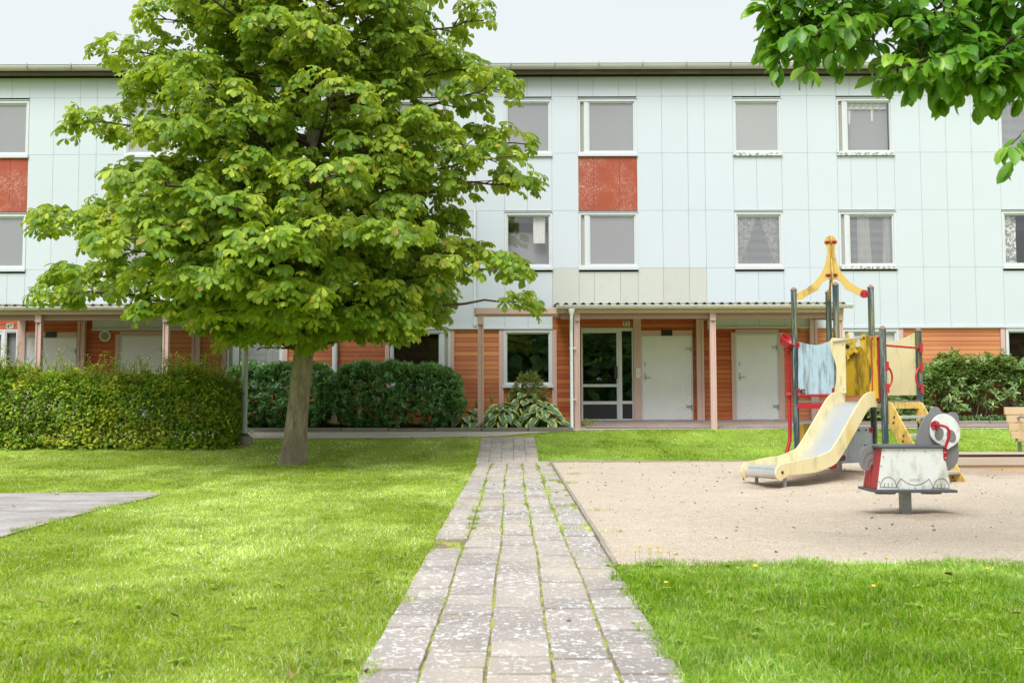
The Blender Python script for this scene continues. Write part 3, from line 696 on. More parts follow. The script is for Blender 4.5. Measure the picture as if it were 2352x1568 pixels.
# roof edge
rf = MB(); zt = Z_TOP
OV = .26; zr = lambda y: pt(1400, y, YF-OV).z
rf.box(-17.8, 19.8, YF-OV, YF+9, zr(153), zr(149.5))
ro = rf.build('roof', MT['fascia'], bld)
f = MB(); f.box(-17.8, 19.8, YF-OV-.003, YF-OV+.03, zr(170), zr(150)); f.build('fascia_board', MT['fascia'], ro)
f = MB(); f.box(-17.8, 19.8, YF-OV+.032, YF+.3, zt+.03, zt+.05); f.box(-17.8, 19.8, YF-.07, YF-.03, zt-.035, zt+.029); f.build('soffit', MT['soffit'], ro)
def half_gutter(mb, x0, x1, Y, z, r, seg=8, v=1.0):
    prof = [(Y-r*math.cos(math.pi*i/seg), z-v*r*math.sin(math.pi*i/seg)) for i in range(seg+1)]
    inner = [(Y-(r-.006)*math.cos(math.pi*i/seg), z-v*(r-.006)*math.sin(math.pi*i/seg)) for i in range(seg+1)]
    pf = prof+inner[::-1]; n = len(pf)
    vs = [(x, a, b) for x in (x0, x1) for a, b in pf]
    mb.smooth = True; mb.add(vs, [(i, (i+1) % n, n+(i+1) % n, n+i) for i in range(n)]); mb.smooth = False
    mb.add(vs[:n], [tuple(range(n))]); mb.add(vs[n:], [tuple(range(n))])
    mb.tube([(x0, Y-r, z), (x1, Y-r, z)], .010, 6)
g = MB(); ZG = fz(146.5)+.0; GYC = YF-.26-.085; zg = pt(1400, 144.5, GYC-.08).z; half_gutter(g, -17.8, 19.8, GYC, zg, .078, 10, 1.6)
go = g.build('roof_gutter', MT['gutter'], bld)
x = -13.4
while x < 14.5:
    g = MB(); pts = [(x, GYC-.083*math.cos(math.pi*i/8), zg-1.6*.083*math.sin(math.pi*i/8)) for i in range(9)]; g.tube(pts, .010, 4)
    g.box(x-.012, x+.012, GYC-.092, GYC-.078, zg-.03, zg+.03); g.build('gutter_bracket', MT['steel'], go); x += 1.03
# wall downpipes
d = MB(); X0 = fx(770, 860); d.tube([(X0, YF-.075, fz(735)), (X0, YF-.075, .5)], .062, 14); d.box(X0-.07, X0+.07, YF-.1, YF+.0, fz(741), fz(738))
dp = d.build('downpipe', MT['downpipe'], bld)
d = MB(); X1 = fx(1091, 600); d.tube([(X1, YF-.06, fz(480)), (X1, YF-.06, fz(748))], .028, 10)
for y in (560, 640, 745): d.box(X1-.04, X1+.04, YF-.07, YF-T, fz(y), fz(y)+.03)
d.build('downpipe', MT['downpipe'], bld)
# ---------- canopies ----------
YC = 21.35
def canopy(x0, x1, posts, rear, beam_ext, downpipe, pxoff=0):
    zf = pt(1500, 703, YC).z; zr = zf+.14
    rfm = MB(); L = x1-x0; nx = int(L/.186*8); vs = []
    for j, (Y, z) in enumerate(((YC-.06, zf), (YF-T-.002, zr))):
        for t in (0, .009):
            for i in range(nx+1):
                x = x0+L*i/nx; vs.append((x, Y, z+.034*math.cos(2*math.pi*(x-x0)/.186)+.040+t))
    n = nx+1; fs = []
    for i in range(nx):
        fs += [(i, i+1, 2*n+i+1, 2*n+i), (n+i, 3*n+i, 3*n+i+1, n+i+1), (i, n+i, n+i+1, i+1)]
    fs += [(0, 2*n, 3*n, n), (nx, n+nx, 3*n+nx, 2*n+nx)]
    rfm.smooth = False; rfm.add(vs, fs); ro = rfm.build('canopy_roof', MT['roofing'], bld)
    b = MB(); b.box(x0+.02, x1-.06, YC-.005, YC+.055, zf-.145, zf-.004); 
    if beam_ext is not None: b.box(beam_ext, x0+.019, YC+.06, YC+.12, zf-.21, zf-.02); b.box(beam_ext+.03, x0+.019, YC+.0, YC+.055, zf-.16, zf-.03)
    b.build('fascia_beam', MT['pink'], ro, bevel=.004)
    b = MB(); b.box(x0+.05, x1-.1, YC+.056, YF-T-.004, zf-.10, zf-.075); b.box(x0+.08, x1-.12, YC+.13, YC+.19, zf-.26, zf-.101); b.build('canopy_ceiling', MT['brownpink'], ro)
    for px in posts:
        x = (px-1176)*(YC+.12)/2287
        p = MB(); gzz = float(gz(YC+.12)); zt_ = zf-.15 if px != 1104 else zf-.22
        p.box(x-.062, x-.030, YC+.06, YC+.18, gzz-.05, zt_); p.box(x+.030, x+.062, YC+.06, YC+.18, gzz-.05, zt_); p.box(x-.030, x+.030, YC+.085, YC+.155, gzz-.05, zt_)
        p.box(x-.05, x+.05, YC+.05, YC+.19, zt_-.18, zt_) if False else None
        p.box(x-.066, x+.066, YC+.035, YC+.059, zt_-.16, zt_+.06)
        p.build('canopy_post', MT['pink'], ro, bevel=.004)
    for xr, xf in rear:
        p = MB(); p.box(xr-.085, xr-.03, YF-.13, YF-.024, ZB-.02, fz(718)); p.box(xr+.03, xr+.085, YF-.13, YF-.024, ZB-.02, fz(718)); p.box(xr-.03, xr+.03, YF-.11, YF-.04, ZB-.02, fz(718))
        p.build('wall_post', MT['brownpink'] if False else MT['pink'], ro, bevel=.004)
        p = MB(); p.beam((xr, YF-.14, zr-.20), (xf, YC+.2, zf-.22), .06, .17); p.build('side_beam', MT['brownpink'], ro, bevel=.004)
    g = MB(); half_gutter(g, x0-.03, x1+.10, YC-.095, zf+.004, .068); gt = g.build('canopy_gutter', MT['gutter_white'], ro)
    x = x0+.75
    while x < x1: 
        g = MB(); pts = [(x, YC-.095-.071*math.cos(math.pi*i/8), zf+.004-.071*math.sin(math.pi*i/8)) for i in range(9)]; g.tube(pts, .008, 4); g.build('gutter_bracket', MT['gutter_white'], gt); x += .98
    if downpipe:
        xd = (1313-1176)*(YC-.05)/2287; d = MB(); z0 = float(gz(YC))-.02
        d.lathe([(.075,0),(.075,-.03),(.042,-.14),(.038,-.16)], Matrix.Translation((xd, YC-.085, zf-.055)), 14)
        d.tube([(xd, YC-.085, zf-.2), (xd, YC-.085, zf-.30), (xd+.0, YC-.0, zf-.46), (xd, YC-.0, zf-.6), (xd, YC-.0, z0+.1), (xd+.0, YC-.06, z0+.02)], .036, 12)
        for zz in (1.1, 2.2): d.box(xd-.045, xd+.1, YC-.01, YC+.03, zz, zz+.025)
        d.build('gutter_downpipe', MT['downpipe'], ro)
    return ro, zf
XR = [fx(1607, 860), fx(1867, 860)]
c1, zf = canopy((1281-1176)*21.3/2287, (1949-1176)*21.3/2287, (1325, 1637.5, 1930, 1104), [(XR[0], (1637.5-1176)*21.5/2287), (XR[1], (1930-1176)*21.5/2287-.06)], (1089-1176)*21.4/2287, True)
canopy((-70-1176)*21.3/2287, (470-1176)*21.3/2287, (88, 380.5), [(XR[0]-P-.02, (88-1176)*21.5/2287+.06), (XR[1]-P, (400-1176)*21.5/2287)], None, False)
l = MB(); xl = fx(1467, 720); l.lathe([(0,-.045),(.09,-.04),(.13,-.015),(.135,.0),(.135,.02)], Matrix.Translation((xl-.05, YF-.7, zf-.125)), 24); l.build('porch_lamp', MT['lamp'], c1)
# ---------- house number signs ----------
def number_sign(px, py, txt, label):
    x, z = fx(px, py), fz(py, px); y = YF-.0
    o = thing('house_number_sign', label, 'sign', (x, y, z))
    p = MB(); w, h, c = .088, .066, .018
    poly = [(-w+c,-h),(w-c,-h),(w-c,-h+c*.6),(w,-h+c),(w,h-c),(w-c,h-c*.6),(w-c,h),(-w+c,h),(-w+c,h-c*.6),(-w,h-c),(-w,-h+c),(-w+c,-h+c*.6)]
    M_ = Matrix.Translation((x, y, z)); p.prism(poly, -.010, .004, M_); p.build('sign_plate', MT['enamel'], o)
    q = MB(); k = .93
    for i in range(12):
        a, b = poly[i], poly[(i+1) % 12]; q.beam((x+a[0]*k*.94, y-.012, z+a[1]*k*.92), (x+b[0]*k*.94, y-.012, z+b[1]*k*.92), .004, .003, (0,1,0))
    q.build('sign_border', MT['enamel_black'], o)
    cu = bpy.data.curves.new('digits', 'FONT'); cu.body = txt; cu.size = .115; cu.align_x = 'CENTER'; cu.align_y = 'CENTER'; cu.extrude = .002; cu.offset = .003; cu.space_character = 1.1
    t = bpy.data.objects.new('tmp_text', cu); C.objects.link(t); dg = bpy.context.evaluated_depsgraph_get(); me = bpy.data.meshes.new_from_object(t.evaluated_get(dg)); bpy.data.objects.remove(t)
    me.transform(Matrix.Translation((x, y-.013, z)) @ Matrix.Rotation(R(90), 4, 'X')); link_mesh('digits', me, o, [MT['enamel_black']])
number_sign((2180+637/1.96)/1.7415, (1150+282/1.96)/1.7415, '71', 'cream plate with black number 71 above the glass door on the right')
number_sign(23, 749, '69', 'cream plate with black number 69 at the left edge above the hedge')
# ---------------- ground, sand, paths ----------------
def grid(name, xs_, ys_, zfn, mat, mask=None, kind='structure', label=None, cat=None):
    X, Y = np.meshgrid(xs_, ys_); Z = zfn(X, Y); nx, ny = len(xs_), len(ys_)
    V = np.stack([X, Y, Z], -1).reshape(-1, 3); i = np.arange(ny-1)[:, None]*nx+np.arange(nx-1)[None]
    F = np.concatenate([np.stack([i, i+1, i+nx+1], -1).reshape(-1, 3), np.stack([i, i+nx+1, i+nx], -1).reshape(-1, 3)])
    if mask is not None:
        cen = V[F].mean(1); F = F[mask(cen[:, 0], cen[:, 1])]
    o = tri_mesh(name, V, F, None, [mat], smooth=True); tag(o, label, cat, None, kind); return o
def fr(a, b, st): return np.linspace(a, b, max(2, int(round((b-a)/st))+1))
GYS = np.concatenate([[-400,-60,-20,0], fr(2, 26, .2), [30, 60, 150, 400]]); GXS = np.concatenate([[-300,-100,-40], fr(-20, 20, 1), [40,100,300]])
grid('ground', GXS, GYS, lambda X, Y: gz(Y)+0*X, MT['turf'])
PXL, PXR = -.60, .655
SX0, SY0, SY1 = .69, 6.62, 17.35
def h2(x, y, s=1.0, seed=0):
    x = np.asarray(x); y = np.asarray(y)
    return (np.sin(x*1.7*s+seed)+np.sin(y*1.3*s+seed*2.1)+np.sin((x+y)*2.3*s+seed*.7)*.7+np.sin((x-1.6*y)*3.9*s+seed*3.3)*.4)/3.1
MOUNDS = [(2.95,12.55,.22,.03),(3.45,11.95,.28,.035),(3.05,12.1,.16,-.02),(2.6,12.2,.3,.02),(4.35,13.9,.9,.06),(4.5,13.6,.5,.05),(3.75,9.15,.34,.035),(3.45,9.05,.3,.02),(6.4,14.9,.8,.05),(3.62,9.17,.16,-.045),(1.8,9,.6,.02),(5.4,9.4,.7,.025),(2.2,14.5,.8,.02),(5,11,.8,.02)]
def sandz(X, Y):
    z = .020+.012*h2(X, Y, 1.2)+.011*h2(X, Y, 3.7, 1.3)+.006*h2(X, Y, 10, 2)
    for mx, my, r, h in MOUNDS: z = z+h*np.exp(-((X-mx)**2+(Y-my)**2)/(r*r))
    e = np.minimum(np.minimum(X-SX0, SY1-Y), 9); z = np.maximum(.007, z)*np.clip(.35+e*2, .35, 1); fe = np.clip((Y-(SY0-.22))/.3, 0, 1); return z*fe-.035*(1-fe)+gz(Y)
sand = grid('sand', np.concatenate([fr(SX0, 8.5, .04), fr(8.7, 14, .2)]), fr(SY0-.5, SY1, .04), sandz, MT['sand'])
# kerb edging of the sand
k = MB(); y = SY0-.1
while y < SY1:
    e = min(y+.99, SY1); j = random.uniform(-.006, .006); k.box(SX0-.038+j, SX0-.004+j, y+.004, e, -.05, .040+random.uniform(-.008, .004)); y += .99
x = SX0
while x < 14: k.box(x, x+1.48, SY1, SY1+.05, -.05, .045+random.uniform(-.006, .004)); x += 1.485
kb = k.build('sand_kerb', MT['edging'], bevel=.006); tag(kb, None, None, None, 'structure')
# slab path
jt = MB(); ys_ = list(np.arange(2.2, 20.7, .3))
for a, b in zip(ys_, ys_[1:]):
    r = PXR if b < 17.3 else .47
    jt.add([(PXL+.01, a, gz(a)+.008), (r-.01, a, gz(a)+.008), (r-.01, b, gz(b)+.008), (PXL+.01, b, gz(b)+.008)], [(0,1,2,3)])
pth = jt.build('path_joint_soil', MT['joint']); tag(pth, None, None, None, 'structure')
sl = MB(); cols = [(-.60,-.35),(-.35,-.095),(-.095,.157),(.157,.403),(.403,.655)]
def slab(x0, x1, y0, y1, g=.008):
    j = lambda s=.003: random.uniform(-s, s); t = random.uniform(.013, .024); dz = [t+j() for _ in range(4)]; r = j(.002)
    gx = g*.7; gy = g*1.0; j = lambda s=.004: random.uniform(-s, s); c = [(x0+gx+j(), y0+gy+j()), (x1-gx+j(), y0+gy+j()), (x1-gx+j(), y1-gy+j()), (x0+gx+j(), y1-gy+j())]
    vs = [(x, y, float(gz(y))-.02) for x, y in c]+[(x, y, float(gz(y))+dz[i]) for i, (x, y) in enumerate(c)]
    sl.add(vs, [(4,5,6,7),(0,1,5,4),(1,2,6,5),(2,3,7,6),(3,0,4,7)])
for ci, (a, b) in enumerate(cols):
    y = 2.3+random.uniform(0, .25)
    while y < 17.2:
        d = .25+random.uniform(-.006, .006)
        w_ = .010*math.sin(y*.7+ci)+.005*math.sin(y*2.3+1.7*ci) if 0 < ci < 5 else 0; w2 = .010*math.sin(y*.7+ci+1)+.005*math.sin(y*2.3+1.7*(ci+1)) if ci < 4 else 0
        if not (ci == 0 and 7.2 < y < 7.6): slab(a+w_, b+w2, y, y+d, .009)
        y += d
cols2 = np.linspace(-.63, .46, 6)
for a, b in zip(cols2, cols2[1:]):
    y = 17.2
    while y < 20.45: slab(a, b, y, y+.22, .006); y += .22
po = sl.build('path', MT['slab'], bevel=.005); tag(po, None, None, None, 'structure')
# gravel walk along the building (near edge bends towards the entrance)
def walk_near(X): return np.interp(X, [-20,-2,-.3,1.2,3,14], [20.35,20.45,20.65,21.25,21.42,21.42])+.03*h2(X, X*0, 2)
def walk_far(X): return np.interp(X, [-20,1.25,1.35,14], [21.15,21.15,21.75,21.75])
grid('walkway', fr(-16, 15, .12), fr(20.2, 21.8, .05), lambda X, Y: gz(Y)+.010+0*X, MT['walk'], lambda x, y: (y > walk_near(x)) & (y < walk_far(x)+.05))
# entrance paving
def pave(x0, x1, y0, y1):
    p = MB(); y = y0; r = 0
    while y < y1:
        x = x0-(.15 if r % 2 else 0)
        while x < x1:
            a, b = max(x, x0), min(x+.30, x1)
            if b-a > .03:
                z0, z1 = float(gz(y)), float(gz(y+.148)); p.add([(a, y, z0+.024), (b-.004, y, z0+.024), (b-.004, y+.145, z1+.024), (a, y+.145, z1+.024)], [(0,1,2,3)])
            x += .30
        y += .15; r += 1
    return p
xe0, xe1 = (1345-1176)*21.5/2287, (1960-1176)*21.5/2287
pv = pave(xe0, 12.6, 21.55, YF+.02); 
pvl = pave(-14.5, fx(448, 900), 21.2, YF+.02)
o = pv.build('entrance_paving', MT['paver'], recalc=False); tag(o, None, None, None, 'structure')
o = pvl.build('entrance_paving', MT['paver'], recalc=False); tag(o, None, None, None, 'structure')
# asphalt patch on the left
ap = [gp(x, y) for x, y in ((-500,1136),(0,1134.5),(180,1133),(290,1131.5),(345,1131.5),(368,1134),(366,1138),(345,1144),(300,1154),(240,1168),(170,1187),(100,1206),(0,1236),(-120,1275),(-500,1400))]
APX = np.array([v.x for v in ap]); APY = np.array([v.y for v in ap])
def inpoly(x, y, px=APX, py=APY):
    x = np.asarray(x); y = np.asarray(y); c = np.zeros(x.shape, bool); j = len(px)-1
    for i in range(len(px)):
        c ^= ((py[i] > y) != (py[j] > y)) & (x < (px[j]-px[i])*(y-py[i])/(py[j]-py[i]+1e-12)+px[i]); j = i
    return c
a_ = MB(); a_.add([(v.x, v.y, .012) for v in ap], [tuple(range(len(ap)))]); o = a_.build('asphalt_path', MT['asphalt'], recalc=False); tag(o, None, None, None, 'structure')
# soil beds + kerb
b = MB(); b.add([(-16, 21.2, float(gz(21.2))+.05), (1.30, 21.2, float(gz(21.2))+.05), (1.30, YF+.02, .6), (-16, YF+.02, .6)], [(0,1,2,3)]); o = b.build('bed_soil', MT['soil'], recalc=False); tag(o, None, None, None, 'structure')
kb = MB(); x = -5.6
while x < 1.2: kb.box(x+.006, min(x+.98, 1.28), 21.12+random.uniform(-.01,.01), 21.24, .35, float(gz(21.15))+.085+random.uniform(-.01,.01)); x += .99
o = kb.build('bed_kerb', MT['kerb'], bevel=.012); tag(o, None, None, None, 'structure')
RBX = fx(2110, 980)
b = MB(); b.add([(7.6, 22.2, float(gz(22.2))+.045), (16, 22.2, float(gz(22.2))+.045), (16, YF+.02, .66), (7.6, YF+.02, .66)], [(0,1,2,3)]); o = b.build('bed_soil', MT['soil'], recalc=False); tag(o, None, None, None, 'structure')
kb = MB(); x = 7.6
while x < 15: kb.box(x+.006, x+.98, 22.1+random.uniform(-.01,.01), 22.22, .35, float(gz(22.15))+.085+random.uniform(-.01,.01)); x += .99
o = kb.build('bed_kerb', MT['kerb'], bevel=.012); tag(o, None, None, None, 'structure')
# ---------------- grass ----------------
def lawn_mask(x, y):
    e = .06*h2(x, y, 4)+.04*h2(x, y, 11, 3)
    left = (x < PXL+.045+e) & (y < walk_near(x)-.02+e)
    left &= ~(inpoly(x+e+.07, y) & inpoly(x+e-.07, y) & inpoly(x, y+.07+e) & inpoly(x, y-.07+e))
    rf_ = (x > PXR-.035+e) & (y < SY0+.03+e*1.2)
    rf_ |= (x > PXR-.05+e) & (y < SY0+.03+e*2) & (y > SY0-.5)
    rb = (x > .47+e) & (y > SY1+.05) & (y < walk_near(x)-.02+e)
    return left | rf_ | rb
def blades(P0, h, w, lean, seedn=0):
    n = len(P0); az = RNG.uniform(0, 2*np.pi, n); d = np.stack([np.cos(az), np.sin(az), 0*az], 1); laz = RNG.uniform(0, 2*np.pi, n)
    ld = np.stack([np.cos(laz), np.sin(laz), 0*laz], 1); h = h[:, None]; w = w[:, None]; lean = lean[:, None]; up = np.array([[0,0,1.]])
    m = P0+up*h*.55+ld*h*lean*.35; t = P0+up*h*(1-.25*lean)+ld*h*lean*1.05
    V = np.stack([P0-d*w/2, P0+d*w/2, m-d*w*.4, m+d*w*.4, t], 1).reshape(-1, 3)
    F = (np.array([(0,1,3),(0,3,2),(2,3,4)])[None]+(np.arange(n)*5)[:, None, None]).reshape(-1, 3); return V, F
parts = []
def sow(x0, x1, y0, y1, dens, hm, wm, mask=lawn_mask, frame=True, zo=-.004):
    n = int((x1-x0)*(y1-y0)*dens); x = RNG.uniform(x0, x1, n); y = RNG.uniform(y0, y1, n); k = mask(x, y)
    if frame: k &= (np.abs(x) < y*.514+2.8)
    x, y = x[k], y[k]; tuft = .75+.5*h2(x, y, 3.1, 5)+.35*h2(x, y, 8, 1); tuft = np.clip(tuft, .45, 1.6)
    n = len(x); h = hm*tuft*RNG.uniform(.5, 1.25, n); z = gz(y)+zo
    return blades(np.stack([x, y, z], 1), h, wm*RNG.uniform(.7, 1.3, n), RNG.uniform(.1, 1.15, n))+(None,)
GR = []
def V3(t): return (t[0], t[1], np.zeros((len(t[0]), 2)))
GRR = []
GR.append(V3(sow(-5, 0, 3.0, 5.2, 9500, .042, .0040)))
GRR.append(V3(sow(0, 5.4, 3.0, 5.2, 9000, .066, .0038)))
GR.append(V3(sow(-6, 0, 5.2, 7.2, 6500, .040, .0046)))
GRR.append(V3(sow(0, 6.4, 5.2, 7.2, 7000, .058, .0044)))
GR.append(V3(sow(-8, -.4, 7.2, 10.5, 4200, .040, .0052)))
GR.append(V3(sow(-10, -.4, 10.5, 14.5, 2300, .038, .007)))
GR.append(V3(sow(-13, -.4, 14.5, 21, 1500, .038, .009)))
GRB = [V3(sow(.3, 13, 17.2, 22, 1700, .040, .009))]
for G_, mt_, lb_ in ((GR, 'blade', 'pale mown grass of the wide lawn left of the slab path'), (GRR, 'blade_r', 'long lush grass in the right foreground in front of the sand'), (GRB, 'blade_r', 'strip of mown grass between the sand and the entrances')):
    V, F, _ = merge_geo(G_); g = tri_mesh('grass', V, F, None, [MT[mt_]]); tag(g, lb_, 'grass', None, 'stuff')
# weeds in the joints
def joint_mask(x, y):
    k = np.zeros(x.shape, bool)
    for j, jx in enumerate((-.35,-.095,.157,.403)):
        J = j+1
        jx = jx+.010*np.sin(y*.7+J)+.005*np.sin(y*2.3+1.7*J); wd = .016+.034*np.clip(h2(x*0+j, y, 2.2, j), 0, 1)+(.03*(j == 0))*np.exp(-((y-9.5)/2.2)**2)
        k |= (np.abs(x-jx) < wd*(.4+.6*(y > 6.3))) & (h2(x*0+j*5, y, 3.1, j*2) > -.25+.25*(y < 6.3))
    k |= (np.abs((y/.25)%1-.5) < .07) & (h2(x*2, y*3, 2.5, 4) > .55) & (y > 6)
    k |= (np.abs(x-(SX0-.07)) < .03) & (h2(x*0, y, 3, 9) > .35)
    return k
W = [V3(sow(-.45, .68, 3.5, 8, 8000, .020, .003, joint_mask, zo=.006)), V3(sow(-.5, .68, 8, 14, 7000, .034, .005, joint_mask, zo=.008)), V3(sow(-.5, .68, 14, 17.3, 4500, .030, .007, joint_mask, zo=.008))]
sp = lambda x, y: ((x-.9)**2+(y-9.8)**2 < .03) | ((x-.78)**2+(y-13)**2 < .03) | ((x-1.0)**2+(y-14.6)**2 < .05) | ((x-.82)**2+(y-8.2)**2 < .015) | ((x+.3)**2*4+(y-7.45)**2*12 < .12)
W.append(V3(sow(-.6, 1.3, 7, 15, 1500, .035, .005, sp, zo=.01)))
V, F, _ = merge_geo(W); o = tri_mesh('joint_weeds', V, F, None, [MT['blade']]); tag(o, 'thin grass and moss growing in the joints of the slab path', 'weeds', None, 'stuff')
# broad leaved weeds in the lawn near the camera
def weed_rosettes(n, region):
    G = []; x = RNG.uniform(region[0], region[1], n); y = RNG.uniform(region[2], region[3], n); k = lawn_mask(x, y) & (np.abs(x) < y*.52); x, y = x[k], y[k]
    for a, b in zip(x, y):
        m_ = RNG.integers(4, 8); az = RNG.uniform(0, 6.28, m_); D = np.stack([np.cos(az), np.sin(az), RNG.uniform(.1, .6, m_)], 1); P0 = np.tile([[a, b, float(gz(b))+.018]], (m_, 1))
        G.append(leaf_geo(P0, D, np.tile([[0,0,1.]], (m_, 1)), RNG.uniform(.025, .055, m_), RNG.uniform(.014, .026, m_), .6, 'oval', .3))
    return G
V, F, U = merge_geo(weed_rosettes(220, (-.9, 3.6, 3.4, 6.6))+weed_rosettes(90, (-3, -.6, 3.4, 8)))
o = tri_mesh('lawn_weeds', V, F, U, [MT['weed']]); tag(o, 'small broad-leaved weeds and clover scattered through the lawn', 'weeds', None, 'stuff')
# fallen leaves
def litter(n, fn, L, mat, name, label):
    x, y, z = fn(n); n = len(x); D = unitrand(n)*[1,1,.25]; Nn = nrm(unitrand(n)*.5+[0,0,1]); 
    V, F, U = leaf_geo(np.stack([x, y, z], 1), D, Nn, RNG.uniform(*L, n), RNG.uniform(L[0]*.35, L[1]*.6, n), RNG.uniform(-.8, .8, n), 'oval', .4); o = tri_mesh(name, V, F, U, [mat]); tag(o, label, 'litter', None, 'stuff')
def lf1(n):
    x = RNG.uniform(-6, 6, n); y = RNG.uniform(3.6, 20.5, n); k = (x < .66) | (y < 6.7) | (y > 17); x, y = x[k], y[k]; return x, y, gz(y)+.03
litter(110, lf1, (.03, .07), MT['litter'], 'fallen_leaves', 'scattered brown fallen leaves on the lawn and slab path')
def lf2(n): x = RNG.uniform(.75, 8, n); y = RNG.uniform(6.7, 17.2, n); return x, y, sandz(x, y)+.006
litter(420, lf2, (.012, .05), MT['bark_chip'], 'sand_debris', 'dark twigs and leaf crumbs scattered on the sand')
# yellow hawkweed at the sand edge
fl_ = MB(); fy = MB(); rr = random.Random(3)
for i in range(15):
    p = gp(1462+i*12+rr.uniform(-5, 5) if i < 8 else rr.uniform(1380, 2300), 1291+rr.uniform(0, 6) if i < 8 else rr.uniform(1300, 1400)); h = rr.uniform(.06, .11)
    if p.x < .7 : continue
    fl_.tube([p, p+Vector((rr.uniform(-.01,.01), 0, h))], .0015, 4); q = p+Vector((0, 0, h)); fy.lathe([(0,0),(.005,.0),(.013,.006),(.010,.010),(0,.008)], Matrix.Translation(q) @ Matrix.Rotation(rr.uniform(-.5,.5), 4, 'X'), 9)
for m_ in (fl_, fy): m_.build
fo = fy.build('wildflowers', MT['flower_yellow']); tag(fo, 'small yellow dandelion-like flowers at the edge of the front lawn', 'flowers', None, 'stuff')
fs_ = fl_.build('flower_stems', MT['weed'], fo)
# ---------------- horse chestnut ----------------
def limb_path(S, T, rise, n=10, wob=.12):
    S, T = Vector(S), Vector(T); L = (T-S).length; h = Vector((T.x-S.x, T.y-S.y, 0))
    p = bez([S, S+h*.35+Vector((0,0,rise*L)), S+h*.8+Vector((0,0,(T.z-S.z)+rise*.4*L)), T], n)
    for i in range(2, n): p[i] = p[i]+Vector((random.gauss(0,1), random.gauss(0,1), random.gauss(0,.6)))*wob*.25
    return p
TB = gp(668, 1063); TX, TY = TB.x, TB.y
def axis(z):  # trunk centreline
    return Vector((TX+.02+.085*min(z, 2.2)+.030*max(0, z-2.2)*1.0, TY+.02*z, z))
PY = [-420,-300,-200,-100,-60,0,60,100,130,160,200,240,290,330,360,400,440,470,500,540,560,590,640,690,720,740,770,800]
PL = [620,540,440,380,385,325,275,225,200,225,270,185,155,190,270,225,235,165,60,45,95,80,50,90,130,170,330,480]
PRr = [760,860,980,1080,1120,1150,1160,1140,1110,1185,1195,1205,1225,1230,1215,1240,1262,1245,1195,1120,1105,1195,1225,1235,1235,1180,1060,900]
sc_ = FPX/TY
PZ_ = [float(pt(700, y, TY).z) for y in PY][::-1]
RL = [(TX+.15-pt(a, y, TY).x) for a, y in zip(PL, PY)][::-1]; RR = [(pt(a, y, TY).x-TX-.15) for a, y in zip(PRr, PY)][::-1]
def crownR(z, az):
    l = np.interp(z, PZ_, RL); r = np.interp(z, PZ_, RR); c = math.cos(az)
    w = .5+.5*c; m_ = (l+r)/2; base = l*(1-w)+r*w
    return float(base*abs(c)+m_*(1-abs(c))*.92)*(1-.10*max(0, -math.sin(az)))
tree = thing('horse_chestnut_tree', 'large broad horse chestnut with green spiky burrs growing on the left lawn', 'tree', (TX, TY, TB.z))
tk = MB(); tk.smooth = True; seg = 40; zs_ = list(np.concatenate([np.linspace(0, .5, 8), np.linspace(.7, 3, 14), np.linspace(3.4, 11, 20)])); vs = []
for z in zs_:
    r = float(np.interp(z, [0,.15,.5,1.2,2.3,4,7,11], [.262,.225,.195,.174,.165,.145,.10,.02])); c = axis(z)
    for k_ in range(seg):
        a = 2*math.pi*k_/seg; fl = 1+.05*math.sin(3*a+.5*z)+.035*math.sin(5*a-z*.7)+(.10*math.exp(-z/.25))*math.sin(5*a+1)
        fl += .05*mnoise.noise(Vector((math.cos(a)*2, math.sin(a)*2, z*1.6)))+.02*mnoise.noise(Vector((math.cos(a)*7, math.sin(a)*7, z*5)))
        vs.append((c.x+math.cos(a)*r*fl, c.y+math.sin(a)*r*fl, z-.03))
tk.add(vs, [(i*seg+j, i*seg+(j+1) % seg, (i+1)*seg+(j+1) % seg, (i+1)*seg+j) for i in range(len(zs_)-1) for j in range(seg)])
tk.build('trunk', MT['bark'], tree)
limbs = MB(); rosettes = []   # (pos, dir)
UX = [60,150,250,300,420,470,560,650,700,760,880,960,1000,1060,1100,1180,1240]; UY = [680,715,700,728,715,765,785,770,790,765,785,752,745,672,635,715,715]
def inside(p, mg=2):
    sx = CX+p.x*FPX/p.y; sy = 922-(p.z-CAMZ)*FPX/p.y
    if p.z > 2.0 and abs(sx-685) > 60 and sy > np.interp(sx, UX, UY)-12: return False
    return np.interp(sy, PY, PL)+mg < sx < np.interp(sy, PY, PRr)-mg-20
def twig(S, d, L, r):
    d = d.normalized(); pts = [S]; p = S.copy(); n = max(2, int(L/.16)); dd = d.copy()
    for i in range(n):
        dd = (dd+Vector((random.gauss(0,.12), random.gauss(0,.12), -.035+.02*i))).normalized(); p = p+dd*(L/n); pts.append(p.copy())
    if not inside(pts[-1], -15): return pts, dd
    limbs.tube(pts, [r*(1-.75*i/n) for i in range(n+1)], 5, cap=False)
    return pts, dd
